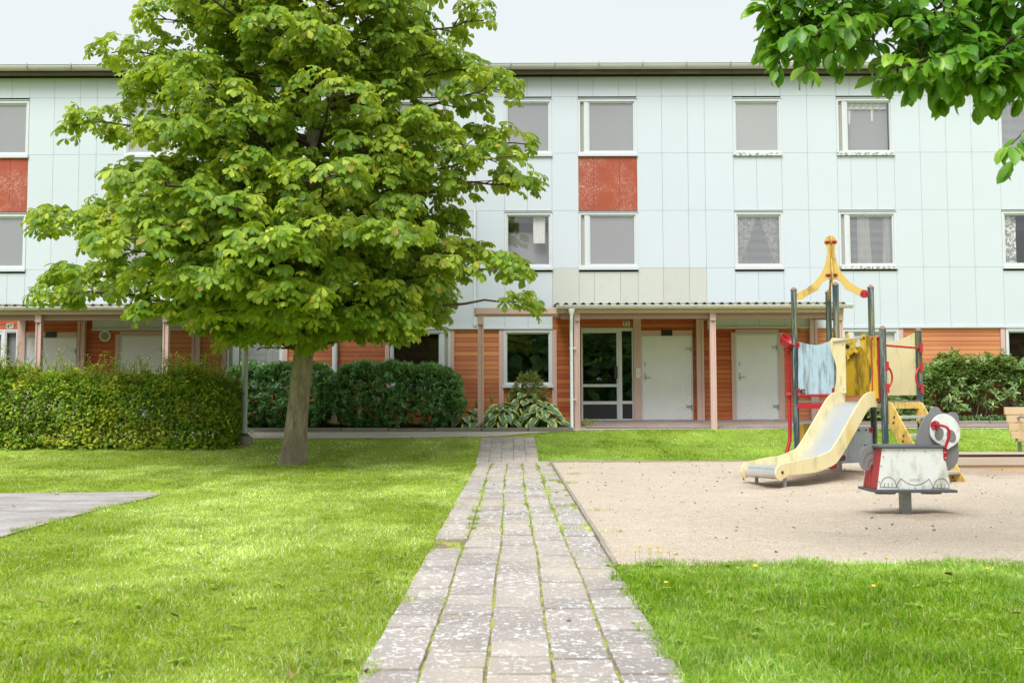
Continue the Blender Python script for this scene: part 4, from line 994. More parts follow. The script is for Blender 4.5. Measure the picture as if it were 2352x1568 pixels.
def foliate(path, L, t0=.28):
    n = len(path)-1; cum = t0; side = random.choice((-1, 1)); step = .27/L
    while cum < 1.0:
        i = min(int(cum*n), n-1); q = path[i].lerp(path[i+1], cum*n-i); d = (path[i+1]-path[i]).normalized(); s = d.cross(Vector((0,0,1))).normalized()*side
        ln = (.35+1.15*(1-cum)*min(1, L/3.2))*random.uniform(.65, 1.15)
        dr = (d*random.uniform(.45, 1.0)+s*random.uniform(.7, 1.1)+Vector((0,0,random.uniform(-.15, .40))))
        pts, dd = twig(q, dr, ln, .014)
        rosettes.append((pts[-1], dd))
        m_ = len(pts)
        for j in range(1, m_-1):
            if random.random() < .55: rosettes.append((pts[j]+Vector((random.gauss(0,.05), random.gauss(0,.05), .04)), (dd+Vector((random.gauss(0,.7), random.gauss(0,.7), .5))).normalized()))
        side = -side; cum += step*random.uniform(.75, 1.25)
    d = (path[-1]-path[-2]).normalized(); rosettes.append((path[-1], d))
def limb(z_tip, az, Rf=1.0, drop=None, t0=.28):
    R_ = crownR(z_tip, az)*Rf
    a0 = z_tip-(.18*R_ if drop is None else drop); a0 = max(1.95, min(a0, 10.3)); S = axis(a0)
    T = Vector((TX+.15+math.cos(az)*R_, TY+math.sin(az)*R_, z_tip)); L = (T-S).length
    if L < .5: return
    p = limb_path(S, T, .16 if z_tip < 5 else .08, max(6, int(L/.35)))
    while len(p) > 4 and not inside(p[-1], -8): p.pop()
    n = len(p)-1
    r0 = .011*L+.010
    limbs.tube(p, [max(.012, r0*(1-.85*(i/n)**.8)) for i in range(n+1)], 8, cap=False); foliate(p, L, t0)
    return p
def zt(y): return float(pt(700, y, TY).z)
for y, az in ((505, math.pi), (545, math.pi+.25), (640, math.pi-.2), (700, math.pi+.1), (745, math.pi+.3), (290, math.pi), (245, math.pi+.3), (410, math.pi-.15), (130, math.pi), (10, math.pi+.1),
              (165, 0), (330, .1), (250, -.2), (445, 0), (400, -.25), (600, .05), (650, -.2), (715, .0), (725, .3), (60, 0), (770, -.5), (760, .6), (-50, -.1), (-60, 3.0)):
    limb(zt(y)+.08, az, .97, None)
ga = 0.4
for az, zz, q_ in ((-1.2,2.35,.8),(-1.57,2.2,.7),(-1.9,2.4,.85),(-2.35,2.3,.8),(-.8,2.3,.85),(-1.4,2.6,.95),(-1.75,2.75,1),(-2.1,2.1,.5),(-1.1,2.1,.5),(-1.5,3.2,1.05),(-2.0,3.3,1.05),(-1.0,3.4,1.05)): limb(zz, az, q_, .25, .15)
for y in np.concatenate([np.arange(785, 500, -32), np.arange(500, 300, -44), np.arange(300, -420, -42)]):
    nl = 5
    for i in range(nl):
        az = ga % (2*math.pi); ga += 2.39996+random.uniform(-.25, .25)
        if y > 300 and (abs(math.cos(az)) > .93): az += .45
        limb(zt(y)+random.uniform(-.15, .15), az, random.uniform(.40, .80) if abs(math.cos(az)) > .5 else random.uniform(.75, 1.05))
limbs.build('branches', MT['branch'], tree, recalc=False)
# prune rosettes to the crown envelope
keep = []
for p, d in rosettes:
    v = p-Vector((TX+.15, TY, 0)); az = math.atan2(v.y, v.x); rr_ = math.hypot(v.x, v.y)
    sx = CX+p.x*FPX/p.y; sy = 922-(p.z-CAMZ)*FPX/p.y; mg = -18
    if sx < np.interp(sy, PY, PL)+mg or sx > np.interp(sy, PY, PRr)-14 or sy > np.interp(sx, UX, UY): continue
    if rr_ < crownR(p.z, az)*1.12 and p.z > 1.85 and rr_ > .4: keep.append((p, d))
rosettes = keep
def palmate(ros, Lr=(.165,.25), nleaf=(4,7), pet=(.10,.20)):
    P0=[];D=[];Nn=[];L=[];W=[];Dp=[]; pets = []
    for p, d in ros:
        p = np.array(p); d = np.array(d); n = random.randint(*nleaf); a0 = random.uniform(0, 6.28); big = random.uniform(.8, 1.1)
        u = np.cross(d, [0,0,1.]); u = u/(np.linalg.norm(u)+1e-6); w_ = np.cross(u, d)
        for i in range(n):
            a = a0+2*math.pi*i/n+random.gauss(0, .25)
            pd = d*random.uniform(.35, .9)+u*math.cos(a)*.9+w_*math.sin(a)*.8+np.array([0,0,.28]); pd /= np.linalg.norm(pd)
            c = p+pd*random.uniform(*pet); hz = pd*[1,1,0]; hl = np.linalg.norm(hz); 
            if hl < .15: hz = np.array([math.cos(a), math.sin(a), 0]); hl = 1
            f = hz/hl; tilt = random.uniform(-.75, -.05); f3 = f*math.cos(tilt)+np.array([0,0,math.sin(tilt)]); s3 = np.cross(f3, [0,0,1.]); s3 /= np.linalg.norm(s3)+1e-6; roll = random.gauss(0, .3)
            nn = np.cross(s3, f3); s3 = s3*math.cos(roll)+nn*math.sin(roll); nn = np.cross(s3, f3); Lf = random.uniform(*Lr)*big; m_ = random.choice((5,5,7,7,6))
            pets.append((p, c))
            for j in range(m_):
                b = (j-(m_-1)/2)*(R(205)/max(1, m_-1))*random.uniform(.92, 1.08); k_ = 1-.42*(abs(j-(m_-1)/2)/((m_-1)/2))**1.4
                P0.append(c); D.append(f3*math.cos(b)+s3*math.sin(b)-np.array([0,0,.10])); Nn.append(nn); l = Lf*k_*random.uniform(.9, 1.08); L.append(l); W.append(l*random.uniform(.40, .48)); Dp.append(random.uniform(.35, 1.25))
    g = leaf_geo(np.array(P0), np.array(D), np.array(Nn), np.array(L), np.array(W), np.array(Dp), 'obovate', .30)
    # petioles as slim triangles
    a = np.array([q[0] for q in pets]); b = np.array([q[1] for q in pets]); s = nrm(np.cross(b-a, [0,0,1.]))*.0022; V = np.stack([a-s, a+s, b+s*.6, b-s*.6], 1).reshape(-1, 3)
    F = (np.array([(0,1,2),(0,2,3)])[None]+(np.arange(len(a))*4)[:, None, None]).reshape(-1, 3)
    return merge_geo([g, (V, F, np.full((len(V), 2), .25))])
V, F, U = palmate(rosettes); print('rosettes', len(rosettes), 'tris', len(F))
tri_mesh('crown', V, F, U, [MT['chestnut']], tree, smooth=True)
bm_ = MB(); bm_.lathe([(0,-.026),(.016,-.021),(.025,-.006),(.025,.008),(.016,.021),(0,.026)], Matrix.Identity(4), 12)
me_b = None; cnt = 0
cand = [r for r in rosettes if (Vector((r[0].x-TX, r[0].y-TY, 0)).length > .72*crownR(r[0].z, math.atan2(r[0].y-TY, r[0].x-TX))) and r[0].y < TY+1.5 and r[0].z < 8.6]
random.shuffle(cand)
for p, d in cand[:49]:
    for j in range(2):
        w_ = Vector((p.x, p.y, p.z))+Vector(d)*.06+Vector((random.gauss(0,.03), random.gauss(0,.03)-.04, .05-.03*j))
        if me_b is None:
            o = bm_.build('burr', MT['burr'], None); me_b = o.data; o.parent = tree; o.location = w_-tree.location
        else:
            o = bpy.data.objects.new('burr', me_b); C.objects.link(o); o.parent = tree; o.location = w_-tree.location
        s = random.uniform(1.1, 1.5); o.scale = (s, s, s); o.rotation_euler = (random.random(), random.random(), 0)
# ---------------- broad-leaved branches hanging in at the upper right ----------------
t2 = thing('magnolia_tree', 'broad leaved tree whose hanging branches fill the upper right corner', 'tree', (5.6, 6.6, 0))
b2 = MB(); leafs = []
b2.tube([(5.6,6.6,-.05),(5.55,6.6,1.5),(5.45,6.55,2.6),(5.5,6.5,4.6),(5.7,6.5,6)], [.16,.13,.12,.09,.04], 14)
def mtwig(S, T, n=7, r=.007, dens=1.0, sag=.12):
    S, T = Vector(S), Vector(T); L = (T-S).length; p = bez([S, S.lerp(T, .5)+Vector((0,0,sag*L)), T], max(4, int(L/.10)))
    for i in range(1, len(p)): p[i] += Vector((random.gauss(0,.012), random.gauss(0,.012), random.gauss(0,.01)))
    b2.tube(p, [r*(1-.6*i/(len(p)-1))+.001 for i in range(len(p))], 5, cap=False)
    for i in range(1, len(p)):
        d = (p[i]-p[i-1]).normalized()
        for j in range(3 if random.random() < .8*dens else 2):
            sd2 = d.cross(Vector((0,0,1))).normalized()*random.choice((-1,1)); dr = d*random.uniform(.2, .9)+sd2*random.uniform(.3, 1)+Vector((0,0,random.uniform(-.9, .25)))
            leafs.append((p[i].lerp(p[i-1], random.random()), dr))
    for j in range(4): leafs.append((p[-1], d+Vector((random.gauss(0,.5), random.gauss(0,.5), random.uniform(-.6,.3)))))
    return p
fr_ = [(1760,20,6.0),(1765,112,6.1),(1790,165,6.0),(1850,165,5.8),(1870,85,6.2),(1800,55,6.3),(1935,60,5.9),(1985,70,6.1),(1990,20,6.2),(2045,178,5.9),(2090,200,5.8),(2130,190,6.0),(2180,178,5.8),(2235,165,6.1),(2105,95,6.0),(2160,60,5.8),
       (2060,120,6.2),(2295,205,5.7),(2330,190,6.0),(2290,110,5.8),(2240,90,6.3),(1920,130,5.9),(2210,20,5.9),(2080,30,6.1),(1900,10,6.0),(1830,-15,6.1),(1975,-40,6.2),(2120,-40,6.0),(2260,-40,5.9),(2345,60,6.1),(2350,140,5.9),
       (2170,130,6.0),(2250,140,5.7),(2320,10,5.8),(1780,-50,6.0),(2020,-60,5.9),(2200,-70,6.1),(2310,-80,5.9),(1870,130,6.15),(2120,150,6.2),(2335,165,6.2),(2150,222,6.1),(2205,212,5.8),(2255,232,6.0),(2300,232,5.8),(2345,228,6.1),(2180,150,6.3),(2230,110,6.1),(2300,60,6.2),(2130,60,6.0)]
mains = []
for j, (ex, ey, Y) in enumerate(((1790,70,6.1),(2080,150,5.9),(1950,-60,6.2),(2280,150,5.8),(2150,20,6.1),(2320,60,6.2))):
    T = pt(ex, ey, Y); S = Vector((5.48, 6.5, 3.0+.25*j)); p = bez([S, S.lerp(T, .4)+Vector((0,0,.5)), S.lerp(T, .8)+Vector((0,0,.15)), T], 16)
    b2.tube(p, [.035*(1-.8*i/16)+.004 for i in range(17)], 7, cap=False); mains.append(p)
    for q in p[7:]: leafs.append((q, Vector((random.gauss(0,1), random.gauss(0,1), -.5))))
for ex, ey, Y in fr_:
    T = pt(ex, ey-8, Y); q = min((q for p in mains for q in p), key=lambda q: (q-T).length+.9*max(0, T.x-q.x)+.4*max(0, T.z-q.z)); mtwig(q, T)
    m_ = q.lerp(T, .5); mtwig(m_, T+Vector((random.uniform(-.15,.15), random.uniform(-.3,.3), random.uniform(.0,.25)))); mtwig(q.lerp(T, .35), T+Vector((random.uniform(.0,.25), random.uniform(-.3,.3), random.uniform(-.05,.2))))
    mtwig(m_, T+Vector((random.uniform(.05,.3), random.uniform(-.3,.3), random.uniform(.05,.35))))
q = pt(2420, 250, 5.2); mtwig(Vector((5.0, 6.2, 2.9)), q, sag=.1); mtwig(q, pt(2325, 335, 5.1), sag=.05); mtwig(q, pt(2345, 360, 5.3), sag=.02)
for i in range(60):   # unseen rest of the crown, above and right of the frame
    a = random.uniform(0, 6.28); T = Vector((5.6+1.6*math.cos(a), 6.6+1.6*math.sin(a), random.uniform(3.2, 6)));
    if T.x/T.y < .50: continue
    mtwig(Vector((5.5, 6.5, T.z-.3)), T)
b2.build('branches', MT['branch'], t2, recalc=False)
P0 = np.array([l[0][:] for l in leafs]); D = nrm(np.array([l[1][:] for l in leafs])); n = len(P0)
D[:, 2] -= RNG.uniform(.1, .9, n); D = nrm(D); Nn = nrm(unitrand(n)*.55+[0,-.25,1.0]); L = RNG.uniform(.09, .145, n)
V, F, U = leaf_geo(P0+D*.02, D, Nn, L, L*RNG.uniform(.46, .58, n), RNG.uniform(.1, .9, n), 'oval', .35); tri_mesh('crown', V, F, U, [MT['magnolia']], t2, smooth=True); print('magnolia leaves', n)
# ---------------- hedges and shrubs ----------------
def shell_points(n, box, bulge=.10, seed=0, top_bias=1.0):
    # points near the surface of a clipped hedge body; returns positions + outward normals
    x0, x1, y0, y1, z0, z1 = box; A = [(x1-x0)*(z1-z0), (x1-x0)*(z1-z0)*.4, (y1-y0)*(z1-z0), (y1-y0)*(z1-z0), (x1-x0)*(y1-y0)*1.3]; A = np.array(A)/sum(A)
    f = RNG.choice(5, n, p=A); u, v = RNG.uniform(0, 1, n), RNG.uniform(0, 1, n); P0 = np.zeros((n, 3)); Nn = np.zeros((n, 3))
    X = x0+(x1-x0)*u; Y = y0+(y1-y0)*u; Zv = z0+(z1-z0)*v; Yv = y0+(y1-y0)*v
    for k_, (a, b, c, nn) in enumerate(((X, y0+0*X, Zv, (0,-1,0)), (X, y1+0*X, Zv, (0,1,0)), (x0+0*X, Y, Zv, (-1,0,0)), (x1+0*X, Y, Zv, (1,0,0)), (X, Yv, z1+0*X, (0,0,1)))):
        s = f == k_; P0[s] = np.stack([a, b, c], 1)[s]; Nn[s] = nn
    return P0, Nn
def hedge(name, label, cat, box, n, L, W, mat, zfun, bulge=.09, depth=.25, prof='small', droop=.4, up=.3, keep=None, group=None, fold=.3, round_=.0):
    x0, x1, y0, y1, z0, z1 = box; o = thing(name, label, cat, ((x0+x1)/2, (y0+y1)/2, z0), group)
    P0, Nn = shell_points(n, box); dep = RNG.uniform(0, 1, n)**1.6*depth; lump = .5+.5*h2(P0[:,0]*1.6, P0[:,2]*2.0+P0[:,1]*1.5, 2.2, 1)+.3*h2(P0[:,0]*4, P0[:,2]*4+P0[:,1]*3, 2, 4)
    P0 = P0-Nn*dep[:, None]+Nn*(bulge*(lump-.6))[:, None]+RNG.normal(size=(n, 3))*.02
    hz = (P0[:, 2]-z0)/(z1-z0); P0[:, 2] = z0+hz*(zfun(P0[:, 0])-z0)
    if round_:
        e = np.clip((hz-.75)/.25, 0, 1)**2*round_; cx_ = (x0+x1)/2; P0[:, 0] -= np.sign(P0[:, 0]-cx_)*e*np.clip((np.abs(P0[:, 0]-cx_)/((x1-x0)/2)-.8)/.2, 0, 1); P0[:, 1] += e*np.clip((.5*(y0+y1)-P0[:, 1])/((y1-y0)/2), 0, 1)
    if keep is not None: k_ = keep(P0); P0, Nn = P0[k_], Nn[k_]
    m_ = len(P0); D = nrm(Nn*.7+unitrand(m_)*.8+[0,0,up]); N2 = nrm(Nn*.6+unitrand(m_)*.6+[0,0,.9]); l = RNG.uniform(*L, m_)
    return o, leaf_geo(P0, D, N2, l, l*RNG.uniform(*W, m_), RNG.uniform(0, droop*2, m_), prof, fold)
# hornbeam hedge
hy0 = 19.0; hb = (-12.5, (540-1176)*19.3/2287, hy0, hy0+.95, .21, 1.0)
hz_top = lambda x: np.interp(x, [-12.5,-10.2,-9.0,-8.0,-7.2,-6.4,-5.8,-5.35], [1.80,1.72,1.62,1.55,1.53,1.66,1.62,1.38])+.11*h2(x, x*0, 3.3)+.06*h2(x, x*0, 11)
hb = (hb[0], hb[1], hb[2], hb[3], hb[4], 1.62)
ho, g1 = hedge('hornbeam_hedge', 'long loose hornbeam hedge with yellowing leaves on the left lawn', 'hedge', hb, 50000, (.065,.11), (.52,.66), 'hedge', hz_top, .24, .36, 'small', .5, .1, round_=.25,
    keep=lambda p: ((p[:, 2] > .42+.10*h2(p[:,0], p[:,1], 5)) | (RNG.random(len(p)) < .75)))
sp_ = MB(); P_=[];D_=[]
for i in range(420):
    x = random.uniform(-12.4, -5.3); y = random.uniform(hy0, hy0+.9); z = float(hz_top(np.array(x)))-.12; h = random.uniform(.12, .36) if random.random() < .8 else random.uniform(.35, .62)
    p = [Vector((x, y, z))]; d = Vector((random.gauss(0,.25), random.gauss(0,.2), 1)).normalized()
    for j in range(int(h/.05)+2): d = (d+Vector((random.gauss(0,.1), random.gauss(0,.1), 0))).normalized(); p.append(p[-1]+d*.05); P_.append(p[-1][:]); D_.append((random.gauss(0,1), random.gauss(0,1), .3)); P_.append(p[-1][:]); D_.append((random.gauss(0,1), random.gauss(0,1), .3))
    sp_.tube(p, .0035, 4, cap=False)
for i in range(34):
    x = -12.3+i*.205+random.uniform(-.05,.05); q = [Vector((x, hy0+.45+random.uniform(-.2,.2), .15)), Vector((x+random.uniform(-.1,.1), hy0+.45, .6)), Vector((x+random.uniform(-.2,.2), hy0+.4, 1.3))]; sp_.tube(q, [.03,.02,.01], 7, cap=False)
sp_.build('stems', MT['twig'], ho, recalc=False)
P_ = np.array(P_); D_ = nrm(np.array(D_)); g2 = leaf_geo(P_, D_, nrm(unitrand(len(P_))*.5+[0,0,1]), RNG.uniform(.05,.085,len(P_)), RNG.uniform(.032,.052,len(P_)), .5, 'small', .3)
V, F, U = merge_geo([g1, g2]); tri_mesh('foliage', V, F, U, [MT['hedge']], ho)
# cherry laurels
def rosette_geo(P0, Dv, nl, L, wr, spread, droop, prof='lance', fold=.25):
    n = len(P0); Pr = np.repeat(P0, nl, 0); Dr = np.repeat(nrm(Dv), nl, 0); m_ = len(Pr); az = unitrand(m_); side = nrm(az-Dr*(az*Dr).sum(1, keepdims=True)); s = RNG.uniform(*spread, m_)[:, None]
    D = nrm(Dr*np.cos(s)+side*np.sin(s)); Nn = nrm(Dr-D*(Dr*D).sum(1, keepdims=True)+unitrand(m_)*.15); l = RNG.uniform(*L, m_); P1 = Pr-Dr*RNG.uniform(0, .09, m_)[:, None]
    return leaf_geo(P1, D, Nn, l, l*wr*RNG.uniform(.85, 1.15, m_), RNG.uniform(*droop, m_), prof, fold)
def laurel(label, x0, x1, y0, y1, z0, ztop, n, holes=None, stems=6):
    o = thing('cherry_laurel', label, 'shrub', ((x0+x1)/2, (y0+y1)/2, .5)); P0, Nn = shell_points(n, (x0, x1, y0, y1, z0, 1.0)); hz = (P0[:, 2]-z0)/(1-z0); zt_ = ztop(P0[:, 0]); P0[:, 2] = z0+hz*(zt_-z0)
    e = np.clip((hz-.7)/.3, 0, 1)**2; cx_ = (x0+x1)/2; hw = (x1-x0)/2; u = np.abs(P0[:, 0]-cx_)/hw; P0[:, 0] -= np.sign(P0[:, 0]-cx_)*.22*e*np.clip((u-.75)*4, 0, 1); P0[:, 1] += .15*e*np.clip(((y0+y1)/2-P0[:, 1])/((y1-y0)/2), 0, 1)
    low = np.clip((.35-hz)/.35, 0, 1); P0[:, 0] -= np.sign(P0[:, 0]-cx_)*.35*low*u**2; P0[:, 1] += .15*low
    P0 += Nn*(.10*h2(P0[:,0]*2, P0[:,2]*2+P0[:,1], 2.3, 3))[:, None]-Nn*(RNG.uniform(0, 1, n)**1.3*.28)[:, None]+RNG.normal(size=(n, 3))*.03
    if holes: k_ = ~holes(P0); P0, Nn = P0[k_], Nn[k_]
    Dv = nrm(Nn*.75+[0,0,.75]+unitrand(len(P0))*.35); V, F, U = rosette_geo(P0, Dv, 8, (.085,.15), .30, (.35, 1.25), (-.2, .5))
    tri_mesh('foliage', V, F, U, [MT['laurel']], o); st = MB()
    for i in range(stems):
        x = x0+(x1-x0)*(i+.5)/stems; b = Vector((x, (y0+y1)/2, .46))
        for j in range(3):
            T = Vector((x+random.uniform(-.4,.4), (y0+y1)/2+random.uniform(-.3,.2), random.uniform(1.1, 1.5))); st.tube(bez([b, b.lerp(T, .5)+Vector((random.uniform(-.15,.15), 0, 0)), T], 6), [.025*(1-.1*i_) for i_ in range(7)], 6, cap=False)
    st.build('stems', MT['twig'], o, recalc=False)
YL0, YL1 = 21.55, 22.75
def lx(px, Y=YL0): return (px-1176)*Y/2287
laurel('dark glossy cherry laurel behind the chestnut trunk and lamp post', lx(497), lx(752), YL0, YL1, .52, lambda x: np.interp(x, [lx(500), lx(560), lx(700), lx(760)], [1.72,1.83,1.84,1.80])+.05*h2(x, x*0, 6), 4200)
laurel('dark glossy cherry laurel right of the chestnut trunk in front of the boarding', lx(757), lx(1056), YL0, YL1, .55, lambda x: np.interp(x, [lx(757), lx(840), lx(960), lx(1056)], [1.80,1.88,1.84,1.72])+.05*h2(x, x*0, 6, 2), 4600,
    holes=lambda p: (p[:, 2] < .85) & (((p[:, 0] > lx(925)) & (p[:, 0] < lx(990))) | (p[:, 0] < lx(775)) | ((p[:, 0] > lx(1035)))) & (RNG.random(len(p)) < .85))
# rhododendrons on the right
def rhodo(label, x0, x1, y0, y1, z0, ztop, n, sd, gapy=0):
    o = thing('rhododendron', label, 'shrub', ((x0+x1)/2, (y0+y1)/2, .6)); P0, Nn = shell_points(n, (x0, x1, y0, y1, z0, 1.0)); hz = (P0[:, 2]-z0)/(1-z0); P0[:, 2] = z0+hz*(ztop(P0[:, 0])-z0)
    P0 += Nn*(.22*h2(P0[:,0]*2, P0[:,2]*2+P0[:,1], 1.8, sd))[:, None]-Nn*(RNG.uniform(0, 1, n)**1.3*.4)[:, None]+RNG.normal(size=(n, 3))*.06
    cx_ = (x0+x1)/2; e = np.clip((hz-.65)/.35, 0, 1)**2; u = np.abs(P0[:,0]-cx_)/((x1-x0)/2); P0[:, 2] -= .25*e*np.clip((u-.5)*2, 0, 1)**2; k_ = (h2(P0[:,0]*3, P0[:,2]*3, 2, sd+3) > -.72) & ((hz > .3) | (h2(P0[:,0]*2, P0[:,2]*3, 2, sd) > -.05+gapy)); P0, Nn = P0[k_], Nn[k_]
    Dv = nrm(Nn*.9+[0,0,.55]+unitrand(len(P0))*.45); V, F, U = rosette_geo(P0, Dv, 9, (.09,.16), .33, (.8, 1.65), (0, .7)); tri_mesh('foliage', V, F, U, [MT['rhodo']], o); st = MB()
    for i in range(int((x1-x0)*7)):
        T = Vector(P0[random.randrange(len(P0))]); b = Vector((T.x*.6+cx_*.4+random.uniform(-.3,.3), (y0+y1)/2+random.uniform(-.1,.3), .55)); m_ = b.lerp(T, .5)+Vector((random.uniform(-.25,.25), random.uniform(-.2,.1), random.uniform(-.1,.15)))
        st.tube(bez([b, m_, T], 7), [.020-.0022*i_ for i_ in range(8)], 6, cap=False)
    st.build('stems', MT['twig'], o, recalc=False)
def rx(px, Y=22.3): return (px-1176)*Y/2287
rhodo('broad rhododendron with upright bare stems behind the spring rider', rx(2112), rx(2400), 22.35, 23.0, .80, lambda x: np.interp(x, [rx(2112), rx(2200), rx(2300), rx(2400)], [1.85,2.02,2.0,1.95]), 2300, 3, .35)
rhodo('low rhododendron seen under the climbing tower platform', rx(1928), rx(2060), 22.4, 23.0, .66, lambda x: .95+0*x, 330, 7, -1)
rhodo('small rhododendron between the tower steps and the ladder', rx(2062), rx(2125), 22.4, 23.0, .66, lambda x: 1.30+0*x, 230, 5, -1)
# green ground cover under the rhododendron
n = 3200; P0 = np.stack([RNG.uniform(rx(2040), 13.5, n), RNG.uniform(22.25, 22.7, n), RNG.uniform(.55, .72, n)], 1); D = nrm(unitrand(n)+[0,-.2,.3]); V, F, U = leaf_geo(P0, D, nrm(unitrand(n)*.6+[0,0,1]), RNG.uniform(.04,.07,n), RNG.uniform(.02,.035,n), .6, 'small', .3)
o = tri_mesh('ground_cover', V, F, U, [MT['laurel']]); tag(o, 'low green ground cover under the rhododendron', 'ground cover', None, 'stuff')
# small pieris shrub below the window
x0, x1 = lx(1180, 22.2), lx(1250, 22.2); o = thing('small_shrub', 'small fine leaved evergreen shrub below the dark ground floor window', 'shrub', ((x0+x1)/2, 22.3, .55)); n = 1300
q = unitrand(n)*[[.52,.32,.50]]*(RNG.uniform(.35, 1, n)[:, None])**.5; P0 = q+[(x0+x1)/2, 22.35, 1.28]; k_ = h2(P0[:,0]*5, P0[:,2]*5, 1.5, 2) > -.5; P0 = P0[k_]; P0[:, 0] += .35*np.clip(1.15-P0[:, 2], 0, 1)
k_ = (np.abs(P0[:,0]-(x0+x1)/2) < .16+.55*np.clip(1.82-P0[:,2], 0, .7)+.25*(P0[:,2] < 1.2)); P0 = P0[k_]
Dv = nrm(P0-[(x0+x1)/2, 22.4, .9]+unitrand(len(P0))*.3); V, F, U = rosette_geo(P0, Dv, 9, (.03,.055), .36, (.5, 1.4), (0, .5)); tri_mesh('foliage', V, F, U, [MT['shrub']], o); st = MB()
for i in range(16): T = Vector(P0[random.randrange(len(P0))]); b = Vector(((x0+x1)/2, 22.35, .5)); st.tube(bez([b, b.lerp(T, .5)+Vector((0,0,.1)), T], 6), .008, 5, cap=False)
st.build('stems', MT['twig'], o, recalc=False)
# hostas
def hosta(cx_, cy_, r, h, n, label, z0=.5):
    o = thing('hosta', label, 'plant', (cx_, cy_, z0)); P0=[];D=[];Nn=[];L=[];W=[];Dp=[]; st = MB()
    for i in range(n):
        t = math.sqrt((i+.5)/n); a = i*2.4+random.uniform(-.3,.3); rr_ = r*t*random.uniform(.85, 1.1); d = Vector((math.cos(a), math.sin(a), 0))
        p = Vector((cx_, cy_, z0))+d*rr_*.82+Vector((0,0,h*(1.05-.85*t*t)+random.uniform(-.03,.03))); st.tube(bez([Vector((cx_, cy_, z0))+d*.05, Vector((cx_, cy_, z0))+d*rr_*.4+Vector((0,0,h*.8)), p], 5), .005, 5, cap=False)
        P0.append(p[:]); D.append((d+Vector((random.gauss(0,.3), random.gauss(0,.3), .15-.9*t)))[:]); Nn.append((d*.35*t*2+Vector((random.gauss(0,.15), random.gauss(0,.15)-.25, 1)))[:]); l = random.uniform(.19, .29); L.append(l); W.append(l*random.uniform(.72, .86)); Dp.append(random.uniform(.3, 1.0))
    V, F, U = leaf_geo(np.array(P0), np.array(D), np.array(Nn), np.array(L), np.array(W), np.array(Dp), 'heart', .22); tri_mesh('leaf_mass', V, F, U, [MT['hosta']], o, smooth=True); st.build('stalks', MT['weed'], o, recalc=False)
    s = MB()
    for i in range(2):
        b = Vector((cx_+random.uniform(-.2,.2), cy_+.1, z0)); s.tube([b, b+Vector((0,0,h+.12))], .006, 5); s.lathe([(0,0),(.03,.02),(.035,.08),(.02,.17),(0,.2)], Matrix.Translation(b+Vector((0,0,h+.06))), 9)
    s.build('flower_spike', MT['shrub'], o)
def hx(px, Y=21.9): return (px-1176)*Y/2287
hosta(hx(1150), 21.70, .50, .50, 60, 'variegated hosta clump in the middle below the small shrub')
hosta(hx(1245), 21.65, .54, .50, 66, 'variegated hosta clump beside the white downpipe')
hosta(hx(1080), 21.85, .42, .38, 30, 'variegated hosta clump at the left of the lone pink post')
hosta(hx(1205), 22.15, .55, .74, 50, 'tallest variegated hosta clump in the back against the wall')
# leafy weeds at the post and white flowers near the lamp
n = 70; q = gp(1350, 977); P0 = np.stack([RNG.normal(q.x, .10, n), RNG.normal(q.y, .05, n), RNG.uniform(.5, .66, n)], 1); V, F, U = leaf_geo(P0, unitrand(n)+[0,0,.8], nrm(unitrand(n)*.5+[0,0,1]), RNG.uniform(.05,.10,n), .03, .8, 'oval', .3)
o = tri_mesh('leafy_weed', V, F, U, [MT['weed']]); tag(o, 'leafy green weed at the foot of the canopy post beside the glass door', 'weed')
wp = gp(536, 1000); o = thing('white_flower_plant', 'low white flowering plant at the end of the hedge', 'plant', (wp.x, wp.y, wp.z)); n = 420
P0 = np.stack([RNG.normal(wp.x, .20, n), RNG.normal(wp.y, .10, n), wp.z+RNG.uniform(.02, .15, n)], 1); V, F, U = leaf_geo(P0, unitrand(n)+[0,0,.5], nrm(unitrand(n)*.5+[0,0,1]), .035, .022, .5, 'small', .3); tri_mesh('petals', V, F, U, [MT['flower_white']], o)
P0[:, 2] -= .04; V, F, U = leaf_geo(P0, unitrand(n)+[0,0,.5], nrm(unitrand(n)*.5+[0,0,1]), .045, .022, .5, 'small', .3); tri_mesh('foliage', V, F, U, [MT['weed']], o)

# ---------------- dark tree belt on the far side of the yard, seen only in the panes ----------------
n = 15000; x = RNG.uniform(-45, 45, n); top = 7.5+2.2*h2(x, x*0, .5, 2)+1.0*h2(x, x*0, 1.7, 4); P0 = np.stack([x, -27+RNG.uniform(-3, 3, n), RNG.uniform(0, 1, n)**.8*top], 1)
V, F, U = leaf_geo(P0, nrm(unitrand(n)), nrm(unitrand(n)+[0,.6,.4]), RNG.uniform(.9, 1.5, n), RNG.uniform(.6, 1.0, n), .5, 'small', .3); o = tri_mesh('tree_belt', V, F, U, [MT['laurel']]); tag(o, 'dark belt of trees across the yard mirrored in the glass door', 'trees', None, 'stuff')
